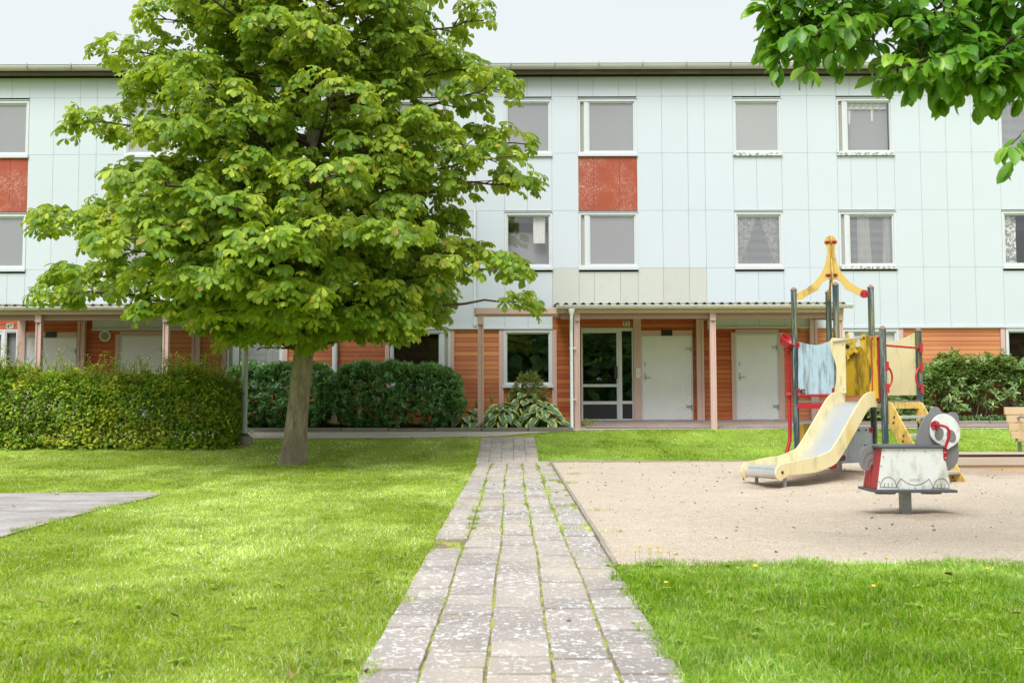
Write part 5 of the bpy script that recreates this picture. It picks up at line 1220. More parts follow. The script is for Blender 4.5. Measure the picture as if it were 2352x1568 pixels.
# ---------------- lamp post ----------------
lp = gp(560, 1020); LX, LY = lp.x, lp.y; k = LY/2287
o = thing('lamp_post', 'slim grey lamp post on a concrete footing between hedge and chestnut trunk', 'lamp post', (LX, LY, lp.z))
b = MB(); b.lathe([(0,.15),(.02,.165),(.135,.16),(.165,.13),(.165,-.05)], Matrix.Translation((LX, LY, lp.z)), 24); b.build('footing', MT['footing'], o)
b = MB(); b.lathe([(.105,.158),(.10,.175),(.068,.215),(.060,.22),(.060,1.90),(.056,1.94),(.033,1.97),(.033,3.6)], Matrix.Translation((LX, LY, lp.z)), 24); b.build('pole', MT['lamp_post'], o)
b = MB(); b.lathe([(.0,3.58),(.06,3.6),(.09,3.64),(.10,3.66)], Matrix.Translation((LX, LY, lp.z)), 24); b.lathe([(.22,3.92),(.20,3.98),(.08,4.04),(0,4.05)], Matrix.Translation((LX, LY, lp.z)), 24); b.build('lamp_housing', MT['lamp_post'], o)
b = MB(); b.lathe([(.10,3.66),(.13,3.8),(.15,3.92)], Matrix.Translation((LX, LY, lp.z)), 24); b.build('lamp_shade', MT['lamp'], o)
b = MB(); b.lathe([(.070,.150),(.11,.156),(.105,.178),(.066,.222)], Matrix.Translation((LX, LY, lp.z)), 24); b.build('base_collar', MT['panda_dark'], o)
# ---------------- climbing tower with slide ----------------
P1, P2, P3, P4 = Vector((4.067,14.30,0)), Vector((4.465,13.67,0)), Vector((4.68,14.66,0)), Vector((5.08,14.03,0))
P5, P6 = Vector((4.865,13.04,0)), Vector((5.48,13.40,0)); PZP = 1.05
tw = thing('climbing_tower', 'weathered yellow and blue playground tower with slide and ladder standing on the sand', 'playground equipment', (4.57, 14.17, 0))
def post(p, top, foot=True, r=.0425, b0=.0, label=None):
    m = MB(); g = float(sandz(np.array(p.x), np.array(p.y))); m.lathe([(r,g+.14 if foot else g-.1)]+[(r, z) for z in np.linspace(g+.3, top, 6)], Matrix.Translation((p.x, p.y, 0)), 14)
    for a in (0, 1.57, 3.14, 4.71): pass
    o = m.build('post', MT['postgreen'], tw)
    c = MB(); c.lathe([(r+.004,top-.005),(r+.006,top+.008),(r-.006,top+.022),(.012,top+.045),(0,top+.047)], Matrix.Translation((p.x, p.y, 0)), 14); c.build('post_cap', MT['cap'], o)
    if foot: c = MB(); c.lathe([(r-.006,g-.1),(r-.006,g+.15)], Matrix.Translation((p.x, p.y, 0)), 12); c.build('steel_foot', MT['galv'], o)
    return o
for p in (P1, P2, P3, P4): post(p, 2.66)
for p in (P5, P6): post(p, 2.005)
def fr2(a, b, off=0.0):   # frame along a->b, local x along, z up ; returns matrix and length
    a, b = Vector(a), Vector(b); M_ = frame((a.x, a.y, 0), (b-a)); return M_, (b-a).length
def board(name, a, b, poly, mat, t=.014, yo=0.0, parent=None, edge=True, bevel=.002):
    M_, L = fr2(a, b); m = MB(); m.prism(poly, yo-t/2, yo+t/2, M_); return m.build(name, mat, parent or tw, bevel=bevel), M_, L
def bolt(m, M_, x, z, y, r=.016, s=-1):
    c = M_ @ Vector((x, y, z)); ax = (M_.to_3x3() @ Vector((0, s, 0))).normalized(); mt = ax.to_track_quat('Z', 'Y').to_matrix().to_4x4(); mt.translation = c
    m.lathe([(r,0),(r*.95,.006),(r*.6,.012),(0,.014)], mt, 10)
def bracket(M_, x, z, w, h, y, sgn=1, nb=2, parent=None, vert=False, it=2):
    poly = smoothpoly([(x-w/2, z-h/2), (x+w/2, z-h/2), (x+w/2, z+h/2), (x-w/2, z+h/2)], it); m = MB(); m.prism(poly, y-.006, y+.004, M_); o = m.build('bracket', MT['red'], parent or tw)
    q = MB()
    for i in range(nb):
        t = 0 if nb == 1 else (i/(nb-1)-.5); bolt(q, M_, x+(0 if vert else t*w*.5), z+(t*h*.6 if vert else 0), y-.006, .012)
    q.build('bolt_head', MT['black'], o)
# sign of local y: frame(y = z cross x); for a->b heading right/away local +y points away to the left
# blue panel P1-P2 (camera side)
n_ = 16; L12 = (P2-P1).length
poly = [(.05,1.16),(L12+.00,1.16),(L12+.0,1.93)]+[(L12-(L12-.07)*i/n_, 1.84+.075*abs(2*i/n_-1.0)**1.6+.02*(1-i/n_)) for i in range(n_+1)]
ob, M12, _ = board('side_panel', P1, P2, poly, MT['blue'], yo=0.0)
for x, z in ((.06,1.87),(.06,1.215),(L12-.05,1.215)): bracket(M12, x, z, .075, .07, -.012, nb=1)
m = MB(); m.box(.085, .185, -.0085, -.007, 1.165, 1.235, M12); pl = m.build('info_plate', MT['enamel_black'], ob)
m = MB()
for i in range(4): m.box(.095+.03*(i % 3), .112+.03*(i % 3), -.0092, -.0086, 1.222-.014*i, 1.226-.014*i, M12); m.box(.135, .175, -.0092, -.0086, 1.220-.014*i, 1.2225-.014*i, M12)
m.build('plate_print', MT['enamel'], pl)
# lower blue grey panel between P2 and P4 (under the platform) and yellow one P1-P3
L24 = (P4-P2).length
ob, M24, _ = board('lower_panel', P2, P4, [(.04,.215),(L24-.04,.215),(L24-.04,.70),(.04,.72)], MT['bluegrey'], yo=0)
for x, z in ((.07,.66),(L24-.07,.66),(.07,.29)): bracket(M24, x, z, .075, .08, -.012, nb=1)
q = MB(); [bolt(q, M24, x, .66, -.008, .014) for x in (L24*.55, L24*.75)]; q.build('bolt_head', MT['black'], ob)
ob, M13, _ = board('lower_panel', P1, P3, [(.05,.28),(.60,.28),(.60,.74),(.05,.74)], MT['yellow_dirty'])
# back panels: P3-P4 (with ship wheel) and P4-P6
L34 = (P4-P3).length
ob, M34, _ = board('back_panel', P3, P4, [(.03,1.14),(L34-.0,1.14),(L34-.0,1.90)]+[(L34-(L34-.03)*i/12, 1.83+.05*abs(2*i/12-1)**1.5) for i in range(1, 13)], MT['yellow_dirty'])
Mw, _ = fr2(P3, P4); wc = (.37, 1.85)
m = MB(); ang = [i*math.pi/60 for i in range(120)]; poly = []
for a in ang:
    s = (math.cos(3*(a-.35))); s = max(0, s)**6; r = .135+.055*(1 if False else s)
    poly.append((wc[0]+r*math.cos(a), wc[1]+r*math.sin(a)))
poly = []
for a in ang:
    d6 = (a % (math.pi/3))-math.pi/6; r = .135+(.055*max(0, 1-(abs(d6)/.16)**4) if abs(d6) < .16 else 0); poly.append((wc[0]+r*math.cos(a), wc[1]+r*math.sin(a)))
m.prism(poly, -.055, -.035, Mw); whl = m.build('steering_wheel', MT['yellow_bright'], tw, bevel=.003)
m = MB()
for i in range(6):
    a = math.pi/6+i*math.pi/3; p = lambda r, da=0: Mw @ Vector((wc[0]+r*math.cos(a+da), -.057, wc[1]+r*math.sin(a+da))); m.tube([p(.04,.35), p(.10,.06)], .002, 4); m.tube([p(.04,-.35), p(.10,-.06)], .002, 4)
pts = [Mw @ Vector((wc[0]+.115*math.cos(2*math.pi*i/32), -.056, wc[1]+.115*math.sin(2*math.pi*i/32))) for i in range(33)]; m.tube(pts, .002, 4); m.build('wheel_grooves', MT['edge'], whl)
q = MB(); bolt(q, Mw, wc[0], wc[1], -.056, .036); q.build('wheel_hub', MT['black'], whl)
L46 = (P6-P4).length
ob, M46, _ = board('back_panel', P4, P6, [(.03,1.14),(L46-.02,1.14),(L46-.02,2.00)]+[(L46-.02-(L46-.05)*i/14, 2.00-.12*math.sin(min(1,i/9)*math.pi/2)) for i in range(1, 15)], MT['yellow_pale'])
# slide mouth panels, on the outer side of the edge P2-P5
M25, L25 = fr2(P2, P5)
yo = -.055
def mouth(xs_in, x_out, zb, zt_, mat, flip):
    n = 18; e = []
    for i in range(n+1):
        t = i/n; e.append((xs_in(t), zt_+(zb-zt_)*t))
    return e+[(x_out, zb), (x_out, zt_-.04)]
lw = [(-.05+.055*t+.085*math.sin(t*math.pi*1.05)**2 if False else -.055+.15*(t**1.0)-.06*math.sin(t*6.0)*(.6)) for t in np.linspace(0, 1, 19)]
leftp = [(-.06,1.74),(-.03,1.775),(.02,1.765),(.175,1.735),(.175,1.19),(-.005,1.17),(.0,1.22),(.035,1.33),(.045,1.44),(.01,1.55),(-.05,1.64),(-.07,1.70)]
ob, _, _ = board('mouth_panel', P2, P5, smoothpoly([(-.075,1.85),(-.05,1.925),(.0,1.935),(.185,1.90),(.185,1.90),(.185,1.175),(.185,1.175),(.01,1.165),(-.012,1.20),(.035,1.38),(.035,1.56),(-.045,1.73)], 2), MT['yellow_pale'], yo=yo)
q = MB(); [bolt(q, M25, .155, z, yo-.007, .008) for z in (1.83,1.23)]; q.build('bolt_head', MT['galv'], ob)
ob, _, _ = board('mouth_panel', P2, P5, smoothpoly([(.43,1.88),(.455,1.955),(.50,1.955),(.55,1.925),(.69,1.90),(.69,1.90),(.70,1.10),(.70,1.10),(.60,1.085),(.56,1.12),(.555,1.20),(.60,1.36),(.595,1.52),(.53,1.68),(.44,1.80)], 2), MT['yellow_dirty'], yo=yo)
q = MB(); [bolt(q, M25, x, z, yo-.007, .017) for x, z in ((.50,1.90),(.635,1.145))]; q.build('bolt_head', MT['black'], ob)
m = MB(); m.tube([M25 @ Vector((.0, yo-.02, 1.88)), M25 @ Vector((.47, yo-.02, 1.91))], .014, 10); m.build('mouth_rail', MT['alu'], tw)
# red upright beside P5 and red clamps
m = MB(); m.box(L25-.125, L25-.05, -.03, .0, 1.06, 1.91, M25); ob = m.build('red_upright', MT['red_matte'], tw, bevel=.005)
m = MB(); m.tube([M25 @ Vector((L25-.13, yo-.01, 1.87)), M25 @ Vector((L25-.13, yo-.01, 1.20))], .008, 8); m.tube([M25 @ Vector((L25-.13, yo-.01, 1.89)), M25 @ Vector((L25-.03, -.03, 1.90))], .014, 8); m.build('grip_bar', MT['red'], ob)
# platform boards and red frame
m = MB(); nb = 6; A, B, Cc, Dd = P1, P3, P6, P5
for i in range(nb):
    t0, t1 = i/nb, (i+1)/nb-.01
    a0 = P1.lerp(P3, t0)+(P1-P2)*.06; b0 = P5.lerp(P6, t0)+(P5-P2)*.03; a1 = P1.lerp(P3, t1)+(P1-P2)*.06; b1 = P5.lerp(P6, t1)+(P5-P2)*.03
    vs = [(v.x, v.y, z) for z in (PZP-.012, PZP+.020) for v in (a0, b0, b1, a1)]; m.add(vs, [(0,1,2,3),(4,5,6,7),(0,1,5,4),(1,2,6,5),(2,3,7,6),(3,0,4,7)])
m.build('platform', MT['oldwood'], tw, bevel=.004)
for nm, a, b, z, mt in (('platform_rail', P1, P2, PZP-.055, 'red'), ('platform_rail', P2, P5, PZP-.055, 'oldwood'), ('platform_rail', P1, P3, PZP-.055, 'red'), ('platform_rail', P4, P6, PZP-.055, 'red'), ('low_rail', P1, P2, .175, 'red'), ('low_rail', P1, P3, .175, 'red'), ('panel_rail', P1, P2, 1.145, 'red')):
    m = MB(); d = (b-a).normalized()*.03; w = .07 if z > .9 and z < 1.1 else (.035 if z > 1.1 else .075); m.beam((a+d)+Vector((0,0,z)), (b-d)+Vector((0,0,z)), .035, w); m.build(nm, MT[mt], tw, bevel=.004)
# low play counter plank
m = MB(); a = P1.lerp(P2, .2)+Vector((0,0,.235)); b = P3.lerp(P4, .5); m.beam(P1.lerp(P2, .75)+Vector((.02,.0,.235)), P4+(P4-P2)*.25+Vector((0,-.06,.225)), .16, .035); m.build('play_counter', MT['oldwood'], tw, bevel=.006)
# crossed roof arches on the diagonals
def arch(a, b, mat, o45, full=True):
    M_, L = fr2(a, b); h = L/2; s = L/(628/659.0/1.0)  # designed on a span of .953 m
    pl = [(0,3.44),(.05,3.415),(.088,3.36),(.092,3.33),(.055,3.275),(.052,3.20),(.068,3.10),(.10,2.97),(.16,2.86),(.25,2.75),(.36,2.675),(h-.055,2.625),(h-.04,2.60),(h-.04,2.53),(h-.10,2.52),(.30,2.60),(.185,2.655),(.165,2.70),(.12,2.765),(.06,2.80),(0,2.808)]
    full_ = [(h+x, z) for x, z in pl]+[(h-x, z) for x, z in pl[::-1][1:-1]]
    m = MB(); m.prism(full_, -.011+o45, .011+o45, M_); o = m.build('roof_arch', MT[mat], tw, bevel=.003)
    return o, M_, L
o1, Ma, La = arch(P1, P4, 'yellow', 0)
for z in (3.335, 2.86):
    q = MB(); q.prism([(La/2-.065+.02*math.cos(t), z+.02*math.sin(t)) for t in [math.pi/2+math.pi*i/8 for i in range(9)]]+[(La/2+.065+.02*math.cos(t), z+.02*math.sin(t)) for t in [-math.pi/2+math.pi*i/8 for i in range(9)]], -.018, -.011, Ma); br = q.build('bracket', MT['red'], tw)
    q = MB(); [bolt(q, Ma, La/2+x, z, -.018, .015) for x in (-.045,.045)]; q.build('bolt_head', MT['black'], br)
o2, Mb_, Lb = arch(P2, P3, 'yellow_dirty', 0)
bracket(Ma, La-.085, 2.575, .11, .11, -.016, nb=2, it=1)
# ladder on the edge P5-P6 facing the camera
dn = (P2-P1).normalized(); M56, L56 = fr2(P5, P6); steps = []
for s_, nm in ((.055, 'ladder_side'), (L56-.055, 'ladder_side')):
    a = P5+(P6-P5).normalized()*s_; Ml = frame((a.x, a.y, 0), dn); poly = smoothpoly([(-.02,1.00),(.0,1.06),(.07,1.04),(.09,1.01),(.66,.06),(.66,.06),(.66,-.06),(.66,-.06),(.52,-.06),(.52,-.06),(-.02,.84),(-.02,.84)], 1)
    m = MB(); m.prism(poly, -.016, .016, Ml); sd_o = m.build('ladder_side', MT['yellow'], tw, bevel=.003); q = MB()
    for i in range(4):
        z = .86-.235*i; x = .10+.135*i
        for dx, dz in ((-.03,.015),(-.045,-.055)): bolt(q, Ml, x+dx+.045, z+dz-.02, .016, .014, 1); bolt(q, Ml, x+dx+.045, z+dz-.02, -.016, .014, -1)
    q.build('bolt_head', MT['black'], sd_o)
u56 = (P6-P5).normalized()
for i in range(4):
    z = .855-.235*i; c = P5+dn*(.14+.135*i); m = MB(); a = c+u56*.073+Vector((0,0,z)); b = c+u56*(L56-.073)+Vector((0,0,z)); m.beam(a, b, .13, .035)
    for kk in range(4): m.beam(a-dn*0+dn*.0675+Vector((0,0,-.014+.009*kk)), b+dn*.0675+Vector((0,0,-.014+.009*kk)), .004, .004)
    m.build('ladder_step', MT['alu'], tw, bevel=.002)
m = MB(); m.beam(P5+u56*.04+dn*.02+Vector((0,0,PZP-.045)), P6-u56*.04+dn*.02+Vector((0,0,PZP-.045)), .03, .085); m.build('platform_edge', MT['yellow'], tw, bevel=.003)
# rail and D grips by the ladder
m = MB(); m.tube([P5+dn*.03+Vector((0,0,1.79)), P6+dn*.03+Vector((0,0,1.77))], .015, 10); m.build('ladder_rail', MT['red'], tw)
for pp, sg in ((P5, 1), (P6, -1)):
    m = MB(); pts = [pp+u56*sg*(.045+.075*math.sin(math.pi*t)**.7)+dn*.035+Vector((0,0,1.51-.27*t)) for t in np.linspace(0, 1, 14)]; m.tube(pts, .013, 8)
    for z in (1.52,1.23): m.box(-.028, .028, -.006, .006, z-.06, z+.06, Matrix.Translation(pp+dn*.048+Vector((0,0,0))+u56*sg*.012) @ frame((0,0,0), u56))
    m.build('d_grip', MT['red'], tw)
m = MB(); m.box(-.028, .028, -.006, .006, 1.71, 1.84, Matrix.Translation(P6+dn*.048-u56*.012) @ frame((0,0,0), u56)); m.build('bracket', MT['red'], tw)
# ---- slide ----
SA = P2.lerp(P5, .50); SB = Vector((3.02,12.20,0)); sdn = (SB-SA).normalized(); sv = (P5-P2).normalized(); sv = (sv-sdn*sv.dot(sdn)).normalized(); Ls = 2.06
prof = [(-.03,1.055),(.12,1.055),(.22,1.03),(.30,.97),(.42,.85),(.62,.645),(.80,.465),(.95,.345),(1.10,.305),(1.28,.275),(1.5,.27),(1.75,.275),(1.93,.285)]
ps = bez([(0,0,0)]*2, 1); 
def catm(P_, n=5):
    out = []; Q = [P_[0]]+P_+[P_[-1]]
    for i in range(1, len(Q)-2):
        for j in range(n):
            t = j/n; a, b, c, d = [np.array(q) for q in Q[i-1:i+3]]; out.append(tuple(.5*((2*b)+(-a+c)*t+(2*a-5*b+4*c-d)*t*t+(-a+3*b-3*c+d)*t**3)))
    return out+[P_[-1]]
bed = catm(prof, 4); hw = .255
SP = lambda s, v, z: SA+sdn*s+sv*v+Vector((0,0,z))
m = MB(); m.smooth = True; end = [(1.93+.075*math.sin(a), .21+.075*math.cos(a)) for a in np.linspace(0, math.pi*.95, 10)]
bb = bed+end[1:]; nb = len(bb); vs = []
for t in (0, -.006):
    for s, z in bb:
        for v in np.linspace(-hw, hw, 5): vs.append(SP(s, v, z+t))
fs = []
for q in range(2):
    for i in range(nb-1):
        for j in range(4): b0 = q*nb*5+i*5+j; fs.append((b0, b0+1, b0+6, b0+5))
m.add(vs, fs); m.build('slide_bed', MT['stainless'], tw, recalc=False)
def sideflange(v, mat):
    top = []; bot = []
    for i, (s, z) in enumerate(bed):
        a, b = bed[max(i-1, 0)], bed[min(i+1, len(bed)-1)]; d = np.array([b[0]-a[0], b[1]-a[1]]); d /= np.linalg.norm(d); n = np.array([-d[1], d[0]])
        h = np.interp(s, [0,.3,1.0,1.6,1.93], [.135,.135,.12,.085,.03]); lo = np.interp(s, [0,.3,1.0,1.5,1.93], [.075,.06,.07,.09,.10])
        top.append((s+n[0]*h, z+n[1]*h)); bot.append((s-n[0]*lo, z-n[1]*lo))
    endc = [(1.955+.10*math.sin(a), .21+.10*math.cos(a)) for a in np.linspace(.2, 2.9, 12)]
    pl = [(0-.02, 1.19)]+[p for p in top if p[0] > .02]+endc+[p for p in bot[::-1] if p[0] < 1.86]+[(-.02,.975)]
    M_ = Matrix((sdn, sv, Vector((0,0,1)))).transposed().to_4x4(); M_.translation = SA
    mm = MB(); mm.prism(pl, v-.011, v+.011, M_); o = mm.build('slide_side', MT[mat], tw, bevel=.003)
    q = MB(); s = 1 if v > 0 else -1
    c = M_ @ Vector((1.94, v+s*.011, .215)); mt = (sv*s).to_track_quat('Z', 'Y').to_matrix().to_4x4(); mt.translation = c; q.lathe([(.02,0),(.018,.008),(0,.014)], mt, 10); q.build('bolt_head', MT['black'], o)
sideflange(-hw-.012, 'yellow_pale'); sideflange(hw+.012, 'yellow_pale')
for v in (-.22, .22):
    p = SP(1.83, v, 0); g = float(sandz(np.array(p.x), np.array(p.y))); m = MB(); m.tube([p+Vector((0,0,g-.1)), p+Vector((0,0,.245))], .022, 12); m.build('slide_leg', MT['galv'], tw)
# ---- sand hoist at the left: bowl, mesh tube, bent pole ----
dl = (P1-P2).normalized(); hb_ = P1+dl*.02+(P3-P1).normalized()*(.02)+Vector((-.075,.06,0))
m = MB(); r_ = .058
for i in range(34):
    z = 1.19+.60*i/33; pts = [hb_+Vector((r_*math.cos(t), r_*math.sin(t), z)) for t in np.linspace(0, 2*math.pi, 17)]; m.tube(pts, .0022, 4, cap=False)
for j in range(12):
    t = 2*math.pi*j/12; m.tube([hb_+Vector((r_*math.cos(t), r_*math.sin(t), 1.17)), hb_+Vector((r_*math.cos(t), r_*math.sin(t), 1.80))], .0022, 4)
cg = m.build('wire_cage', MT['red'], tw, recalc=False)
m = MB()
for z in (1.165, 1.805): m.lathe([(.064,-.02),(.070,0),(.064,.02)], Matrix.Translation(hb_+Vector((0,0,z))), 20)
m.build('cage_ring', MT['red_matte'], cg)
m = MB(); m.tube([hb_+Vector((0,0,1.78)), hb_+Vector((0,0,.62)), hb_+Vector((-.01,-.01,.50)), hb_+Vector((-.10,-.08,.24)), hb_+Vector((-.12,-.10,.12)), hb_+Vector((-.12,-.10,-.05))], .026, 12); m.build('red_pole', MT['red'], tw)
bc = hb_+Vector((-.03,-.06,1.93)); Mb2 = Matrix.Translation(bc) @ Matrix.Rotation(R(36), 4, 'X') @ Matrix.Rotation(R(30), 4, 'Y') @ Matrix.Diagonal((1.25,1.25,1.25,1))
m = MB(); m.lathe([(0,-.075),(.05,-.068),(.085,-.035),(.098,.02),(.103,.025),(.100,.03),(.094,.022),(.08,-.03),(.045,-.06),(0,-.066)], Mb2, 28); m.build('bowl', MT['red'], tw, recalc=False)
# ---------------- spring rider ----------------
ZR_ = 9.17; RXc = 3.63
sr = thing('spring_rider', 'grey and white panda-shaped playground rocker with a red handle on a steel plate', 'playground equipment', (RXc, ZR_, 0))
kx = ZR_/2287
YB = 9.0    # front face plane; back face at YB2
YB2 = 9.36
def rp(x, y, Y=YB): # region-2 zoom px -> X,Z at depth Y
    q = pt(*src(x, y, 2900, 1450, 2.3515), Y); return (q.x, q.z)
MI = Matrix.Identity(4)
g = float(sandz(np.array(RXc), np.array(ZR_)))
m = MB(); xa, xb = rp(1657, 1300, 9.15)[0], rp(1748, 1300, 9.15)[0]
m.box(xa, xb, 9.13, 9.21, g-.1, rp(1700, 1205)[1]-.0); m.box(xa-.03, xb+.03, 9.08, 9.28, rp(1700, 1212)[1]-.004, rp(1700, 1212)[1]+.004); m.build('steel_post', MT['galv'], sr, bevel=.004)
xm_ = (rp(1430,1190)[0]+rp(2145,1190)[0])/2; bz = rp(1700, 1192)[1]; tz = rp(1700, 805)[1]
bx0, bx1 = rp(1432, 1190)[0], rp(2122, 1190)[0]; tx0, tx1 = rp(1478, 808)[0], rp(2052, 822)[0]
quad = [(bx0, bz), (bx1, bz), (tx1, tz), (tx0, tz)]
side = None
for Y, nm in ((YB, 'side_board'), (YB2, 'side_board')):
    m = MB(); m.prism(quad, Y-.008, Y+.008, MI); o = m.build(nm, MT['panda_white'], sr, bevel=.003)
    if side is None: side = o
m = MB(); m.box(bx0-.035, bx1+.045, YB-.045, YB2+.045, bz-.026, bz-.002); m.build('foot_plate', MT['panda_dark'], sr, bevel=.005)
m = MB(); m.box(tx0-.03, tx1+.01, YB-.03, YB2+.03, tz+.001, tz+.024); m.build('seat_board', MT['panda_dark'], sr, bevel=.006)
for Y0, Y1 in ((YB+.010, (YB+YB2)/2-.012), ((YB+YB2)/2+.012, YB2-.010)):
    m = MB(); vs = [(bx0-.004, Y0, bz),(bx0-.004, Y1, bz),(tx0-.004, Y1, tz),(tx0-.004, Y0, tz)]; vs += [(x+.016, y, z) for x, y, z in vs]; m.add(vs, [(0,1,2,3),(4,5,6,7),(0,1,5,4),(1,2,6,5),(2,3,7,6),(3,0,4,7)]); m.build('end_board', MT['red_matte'], sr, bevel=.004)
    m = MB(); vs = [(bx1-.012, Y0, bz),(bx1-.012, Y1, bz),(tx1-.012, Y1, tz),(tx1-.012, Y0, tz)]; vs += [(x+.016, y, z) for x, y, z in vs]; m.add(vs, [(0,1,2,3),(4,5,6,7),(0,1,5,4),(1,2,6,5),(2,3,7,6),(3,0,4,7)]); m.build('end_board', MT['red_matte'], sr, bevel=.004)
for x in (1500, 1935):
    c = rp(x, 1215)[0]; m = MB(); m.lathe([(0,-.018),(.10,-.016),(.105,-.006),(.105,.0)], Matrix.Translation((c+.03, YB+.06, bz-.028)) @ Matrix.Diagonal((.9,.5,1,1)), 20); m.build('foot_pad', MT['oldwood'], sr)
# engraved toes, arches and the maker's name
m = MB(); EY = YB-.0095
def eng(pts): 
    pp = [Vector((rp(x, y)[0], EY, rp(x, y)[1])) for x, y in pts]; m.tube(pp, .0026, 4, cap=False)
def arc(x0, x1, yb, h, n=16): return [(x0+(x1-x0)*(.5-.5*math.cos(math.pi*i/n)), yb-h*math.sin(math.pi*i/n)) for i in range(n+1)]
eng(arc(1458,1608,1168,94)); eng(arc(1957,2103,1178,92)); eng([(1458,1168),(1608,1170)]); eng([(1957,1176),(2103,1178)])
eng([(1608,1170),(1625,1125),(1652,1086)]); eng([(1652,1086)]+[(1652+262*t, 1086+60*math.sin(math.pi*t)**.8+4*t) for t in np.linspace(.05,.95,14)]+[(1914,1090)]); eng([(1914,1090),(1938,1130),(1957,1176)])
for x in (1496,1532,1568): eng([(x,1130),(x,1166)])
for x in (1994,2029,2064): eng([(x,1138),(x,1172)])
m.build('engraving', MT['engrave'], side, recalc=False)
cu = bpy.data.curves.new('lettering', 'FONT'); cu.body = 'HAGS'; cu.size = .036; cu.align_x = 'CENTER'; cu.align_y = 'CENTER'; cu.extrude = .0008
t = bpy.data.objects.new('tmp_text', cu); C.objects.link(t); me = bpy.data.meshes.new_from_object(t.evaluated_get(bpy.context.evaluated_depsgraph_get())); bpy.data.objects.remove(t)
lx_, lz_ = rp(1783, 1102); me.transform(Matrix.Translation((lx_, YB-.0088, lz_)) @ Matrix.Rotation(R(90), 4, 'X')); link_mesh('lettering', me, side, [MT['engrave_soft']])
q = MB()
for x, y in ((1488,825),(1680,824),(1880,831),(1484,882),(1465,968),(1445,1118),(2092,985),(2112,1132),(1625,1170),(1785,1172),(1945,1174)): bolt(q, MI, rp(x,y)[0], rp(x,y)[1], YB-.008, .006)
q.build('screw_head', MT['galv'], side)
# tail
YT = 9.18
def sil(pts, Y, it=2): return smoothpoly([rp(x, y, Y) for x, y in pts], it)
m = MB(); m.prism(sil([(1395,776),(1330,776),(1270,830),(1252,900),(1275,975),(1305,1012),(1345,1018),(1365,985),(1370,960),(1400,955),(1440,900),(1440,780)], YT), YT-.011, YT+.011, MI); tl = m.build('tail', MT['panda_grey'], sr, bevel=.003)
m = MB(); 
for pts in ([(1300,960),(1305,900),(1335,855),(1385,838)], [(1340,985),(1350,925),(1388,900)]): m.tube([Vector((rp(x,y,YT)[0], YT-.0125, rp(x,y,YT)[1])) for x, y in pts], .0025, 4, cap=False)
m.build('engraving', MT['engrave'], tl, recalc=False)
# head plate (long axis plane) and face disc
head = [(1796,790),(1800,700),(1830,590),(1885,500),(1925,465),(1940,425),(1975,410),(2010,425),(2035,465),(2065,472),(2095,478),(2130,462),(2175,470),(2197,505),(2196,560),(2185,620),(2190,800),(2196,870),(2180,940),(2150,985),(2110,1010),(2060,1000),(2030,900),(2000,820),(1900,800)]
m = MB(); m.prism(sil(head, YT, 1), YT-.013, YT+.013, MI); hd = m.build('head_board', MT['panda_grey'], sr, bevel=.003)
fc = [(1925,650),(1935,560),(1980,500),(2050,475),(2130,500),(2190,570),(2213,650),(2200,730),(2150,780),(2120,792),(2100,812),(2075,815),(2050,800),(2035,778),(1975,745),(1935,700)]
FYc = YT-.035; tilt = Matrix.Identity(4)
m = MB(); m.prism(sil(fc, FYc), FYc-.012, FYc+.012, MI); fo_ = m.build('face_board', MT['panda_white'], sr, bevel=.003)
m = MB(); m.prism(sil(fc, FYc+.02), FYc+.012, YT-.013, Matrix.Translation((-.006,0,0))); m.build('face_spacer', MT['panda_dark'], hd)
m = MB(); FY2 = FYc-.0125
for c, rx_, rz_, rot in (((2015,670),38,56,-.12),((2128,690),38,60,.35)):
    pl = [];
    for i in range(24):
        a = 2*math.pi*i/24; u, v = rx_*math.cos(a), rz_*math.sin(a); pl.append(rp(c[0]+u*math.cos(rot)+v*math.sin(rot), c[1]-u*math.sin(rot)+v*math.cos(rot), FY2))
    m.prism(pl, FY2-.001, FY2+.001, MI)
m.build('eye_patch', MT['panda_grey'], fo_)
m = MB()
for c, rx_, rz_, rot in (((2015,670),39,57,-.12),((2128,690),39,61,.35)):
    pts = []
    for i in range(25):
        a = 2*math.pi*i/24; u, v = rx_*math.cos(a), rz_*math.sin(a); x_, z_ = rp(c[0]+u*math.cos(rot)+v*math.sin(rot), c[1]-u*math.sin(rot)+v*math.cos(rot), FY2); pts.append(Vector((x_, FY2-.001, z_)))
    m.tube(pts, .0022, 4, cap=False)
for pts in ([(2052,735),(2050,725),(2075,722)], [(2052,735),(2062,748),(2072,738)], [(2040,790),(2060,797),(2082,790)]): m.tube([Vector((rp(x,y,FY2)[0], FY2-.0005, rp(x,y,FY2)[1])) for x, y in pts], .0015, 4, cap=False)
m.build('engraving', MT['engrave'], fo_, recalc=False)
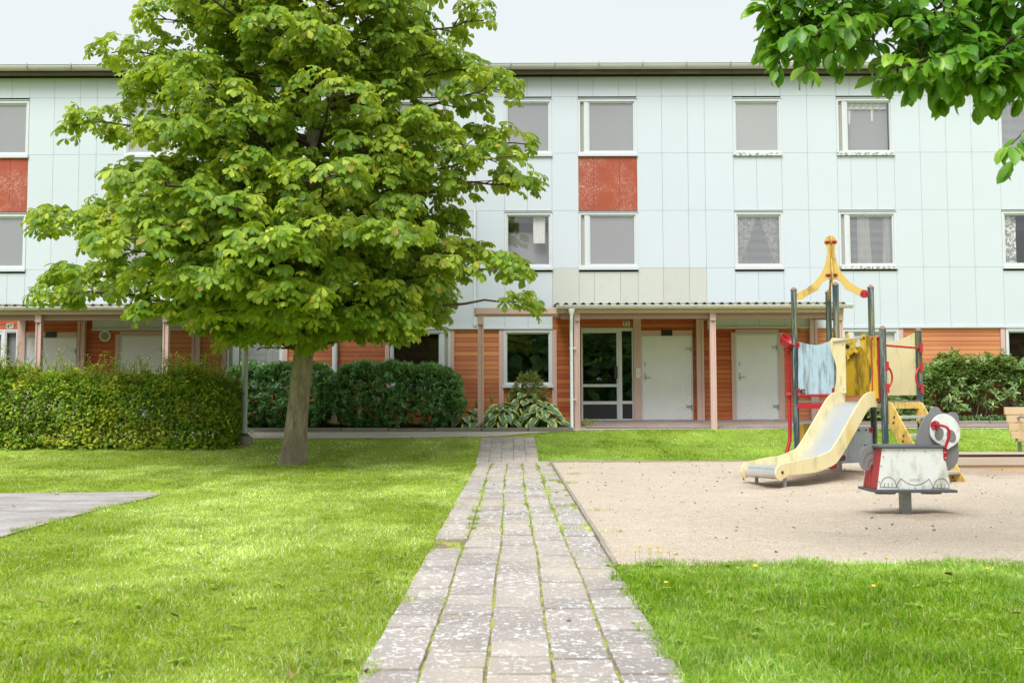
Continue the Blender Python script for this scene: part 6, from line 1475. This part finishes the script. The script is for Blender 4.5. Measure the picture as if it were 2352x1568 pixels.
# red handle
m = MB(); hp = []
for x, y, Y in ((1975,588,FY2-.004),(2000,588,9.06),(2040,592,8.99),(2085,608,8.955),(2108,645,8.95),(2108,690,8.955),(2092,740,8.965),(2070,800,8.975)): x_, z_ = rp(x, y, Y); hp.append(Vector((x_, Y, z_)))
hp = [hp[0]]+[Vector(q_) for q_ in catm([tuple(h) for h in hp], 4)][1:]; m.tube(hp, .013, 12); c = rp(1975, 588, FY2); m.tube([(c[0], FY2-.001, c[1]), (c[0], FY2-.011, c[1])], .042, 22)
pl = [rp(x, y, YB-.012) for x, y in ((2050,800),(2085,800),(2092,900),(2085,918),(2065,918),(2055,900))]; m.prism(pl, YB-.018, YB-.010, MI); hn = m.build('handle', MT['red'], sr)
q = MB(); [bolt(q, MI, rp(x,y,YB-.018)[0], rp(x,y,YB-.018)[1], YB-.018, .009) for x, y in ((2067,845),(2074,897))]; [bolt(q, MI, rp(x,y,FY2-.011)[0], rp(x,y,FY2-.011)[1], FY2-.011, .007) for x, y in ((1963,612),(1990,565))]; q.build('bolt_head', MT['galv'], hn)
# ---------------- timber sandbox frame ----------------
s0 = gp(2205, 1080); sb = thing('sandbox', 'low square pine timber sandbox behind the spring rider', 'sandbox', (7.4, 15.0, 0))
YS0 = 14.9; xa = pt(2130, 1060, YS0).x; zt_ = pt(2250, 1050.5, YS0).z; xb = xa+2.6; YS1 = YS0+1.55
for nm, x0, x1, y0, y1, z0, z1 in (('front_board', xa, xb, YS0, YS0+.045, zt_-.115, zt_), ('lower_board', xa, xb, YS0+.03, YS0+.075, .0, zt_-.116), ('back_board', xa, xb, YS1, YS1+.045, .0, zt_), ('side_board', xa-.0, xa+.045, YS0+.046, YS1-.001, 0, zt_-.002), ('side_board', xb-.045, xb, YS0+.046, YS1-.001, 0, zt_-.002),
    ('seat_plank', xa+.046, xb-.046, YS0+.046, YS0+.17, zt_-.03, zt_-.004), ('seat_plank', xa+.046, xb-.046, YS1-.17, YS1-.002, zt_-.03, zt_-.004)):
    m = MB(); m.box(x0, x1, y0, y1, z0, z1); m.build(nm, MT['pine_grey'] if nm != 'lower_board' else MT['pine'], sb, bevel=.004)
m = MB(); m.box(xa+.05, xb-.05, YS0+.08, YS1-.01, .02, zt_-.09); m.build('box_sand', MT['sand'], sb)
# ---------------- bench at the right edge ----------------
YBn = 17.9; q0 = pt(2305, 935, YBn); zg_ = float(gz(YBn)); bn = thing('wooden_bench', 'light pine park bench with steel armrest at the right edge', 'bench', (q0.x+.9, YBn, zg_))
bx = pt(2306, 950, YBn).x; zs4 = [pt(2330, y, YBn).z for y in (933, 951, 955, 972, 975, 983, 988, 1000)]
top = pt(2330, 934, YBn).z
for i in range(4):
    z1 = top-.155*i*.92+0; w_ = .135; dy = .05*i*-1
    m = MB(); m.box(bx+.02*i, bx+1.9-.02*i, YBn-.03+dy*.6, YBn+.005+dy*.6, z1-w_, z1-.004); m.build('back_slat', MT['pine'], bn, bevel=.004)
sz = top-.60
for i in range(4): m = MB(); m.box(bx+.16, bx+1.74, YBn-.22-.12*i, YBn-.115-.12*i, sz-.02, sz+.02); m.build('seat_slat', MT['pine'], bn, bevel=.004)
for xx in (bx+.22, bx+1.68):
    m = MB(); m.tube([(xx, YBn-.05, top-.2), (xx, YBn-.18, top-.17), (xx, YBn-.42, top-.2), (xx, YBn-.50, top-.3), (xx, YBn-.5, sz-.02)], .022, 8); m.build('armrest', MT['galv'], bn)
    for yy in (YBn-.08, YBn-.52): m = MB(); m.beam((xx, yy, zg_-.05), (xx, yy, sz-.021), .05, .05, (0,1,0)); m.build('leg', MT['galv'], bn)
    m = MB(); m.beam((xx, YBn+.01, top-.62), (xx, YBn+.02, top-.02), .04, .02, (0,1,0)); m.build('back_strap', MT['galv'], bn)
SUN, SUNA, SKYV, EXPO = 2.4, 34, 6.9, 0.64
# ---------------- camera, light, world ----------------
cam = bpy.data.cameras.new('camera'); co = bpy.data.objects.new('camera', cam); C.objects.link(co)
co.matrix_world = Matrix.Translation((0,0,CAMZ)) @ CM.to_4x4()
cam.sensor_width = 36; cam.lens = 36*FPX/2352; cam.clip_start = .1; cam.clip_end = 600
cam.dof.use_dof = True; cam.dof.focus_distance = 17; cam.dof.aperture_fstop = 5.6
sc = bpy.context.scene; sc.camera = co
SE, SR = R(55), R(200)
sun = bpy.data.lights.new('sun', 'SUN'); sun.energy = SUN; sun.angle = R(SUNA); sun.color = (1, .995, .98); so = bpy.data.objects.new('sun', sun); C.objects.link(so)
sd_ = Vector((math.sin(SR)*math.cos(SE), math.cos(SR)*math.cos(SE), math.sin(SE)))
so.rotation_euler = sd_.to_track_quat('Z', 'Y').to_euler(); so.location = sd_*40
w = bpy.data.worlds.new('World'); sc.world = w; w.use_nodes = True; nt = w.node_tree; bg = nt.nodes['Background']
sky = nt.nodes.new('ShaderNodeTexSky'); sky.sky_type = 'NISHITA'; sky.sun_disc = False; sky.sun_elevation = SE; sky.sun_rotation = SR
sky.air_density = 1; sky.dust_density = 6; sky.ozone_density = 1
hs = nt.nodes.new('ShaderNodeHueSaturation'); hs.inputs['Saturation'].default_value = .16; hs.inputs['Value'].default_value = 1
nt.links.new(sky.outputs[0], hs.inputs['Color'])
tc = nt.nodes.new('ShaderNodeTexCoord'); mp = nt.nodes.new('ShaderNodeMapping'); mp.inputs['Scale'].default_value = (1,1,3)
nz = nt.nodes.new('ShaderNodeTexNoise'); nz.inputs['Scale'].default_value = 1.6; nz.inputs['Detail'].default_value = 4
nt.links.new(tc.outputs['Generated'], mp.inputs[0]); nt.links.new(mp.outputs[0], nz.inputs['Vector'])
# thin overcast: an even cloud layer mixed over the clear sky
cl = nt.nodes.new('ShaderNodeMix'); cl.data_type = 'RGBA'; cl.inputs[0].default_value = .75
cr = nt.nodes.new('ShaderNodeValToRGB'); cr.color_ramp.elements[0].color = (SKYV*.90, SKYV*.97, SKYV*.995, 1); cr.color_ramp.elements[1].color = (SKYV*.95, SKYV*1.02, SKYV*1.04, 1)
cr.color_ramp.elements[0].position = .35; cr.color_ramp.elements[1].position = .65
nt.links.new(nz.outputs['Fac'], cr.inputs[0]); nt.links.new(hs.outputs[0], cl.inputs[6]); nt.links.new(cr.outputs[0], cl.inputs[7])
nt.links.new(cl.outputs[2], bg.inputs[0]); bg.inputs[1].default_value = .1
sc.view_settings.view_transform = 'Standard'; sc.view_settings.look = 'None'; sc.view_settings.gamma = 1; sc.view_settings.exposure = EXPO
sc.cycles.max_bounces = 6; sc.cycles.diffuse_bounces = 3; sc.cycles.glossy_bounces = 3; sc.cycles.transmission_bounces = 4; sc.cycles.transparent_max_bounces = 8
sc.cycles.use_denoising = True; sc.cycles.sample_clamp_indirect = 6
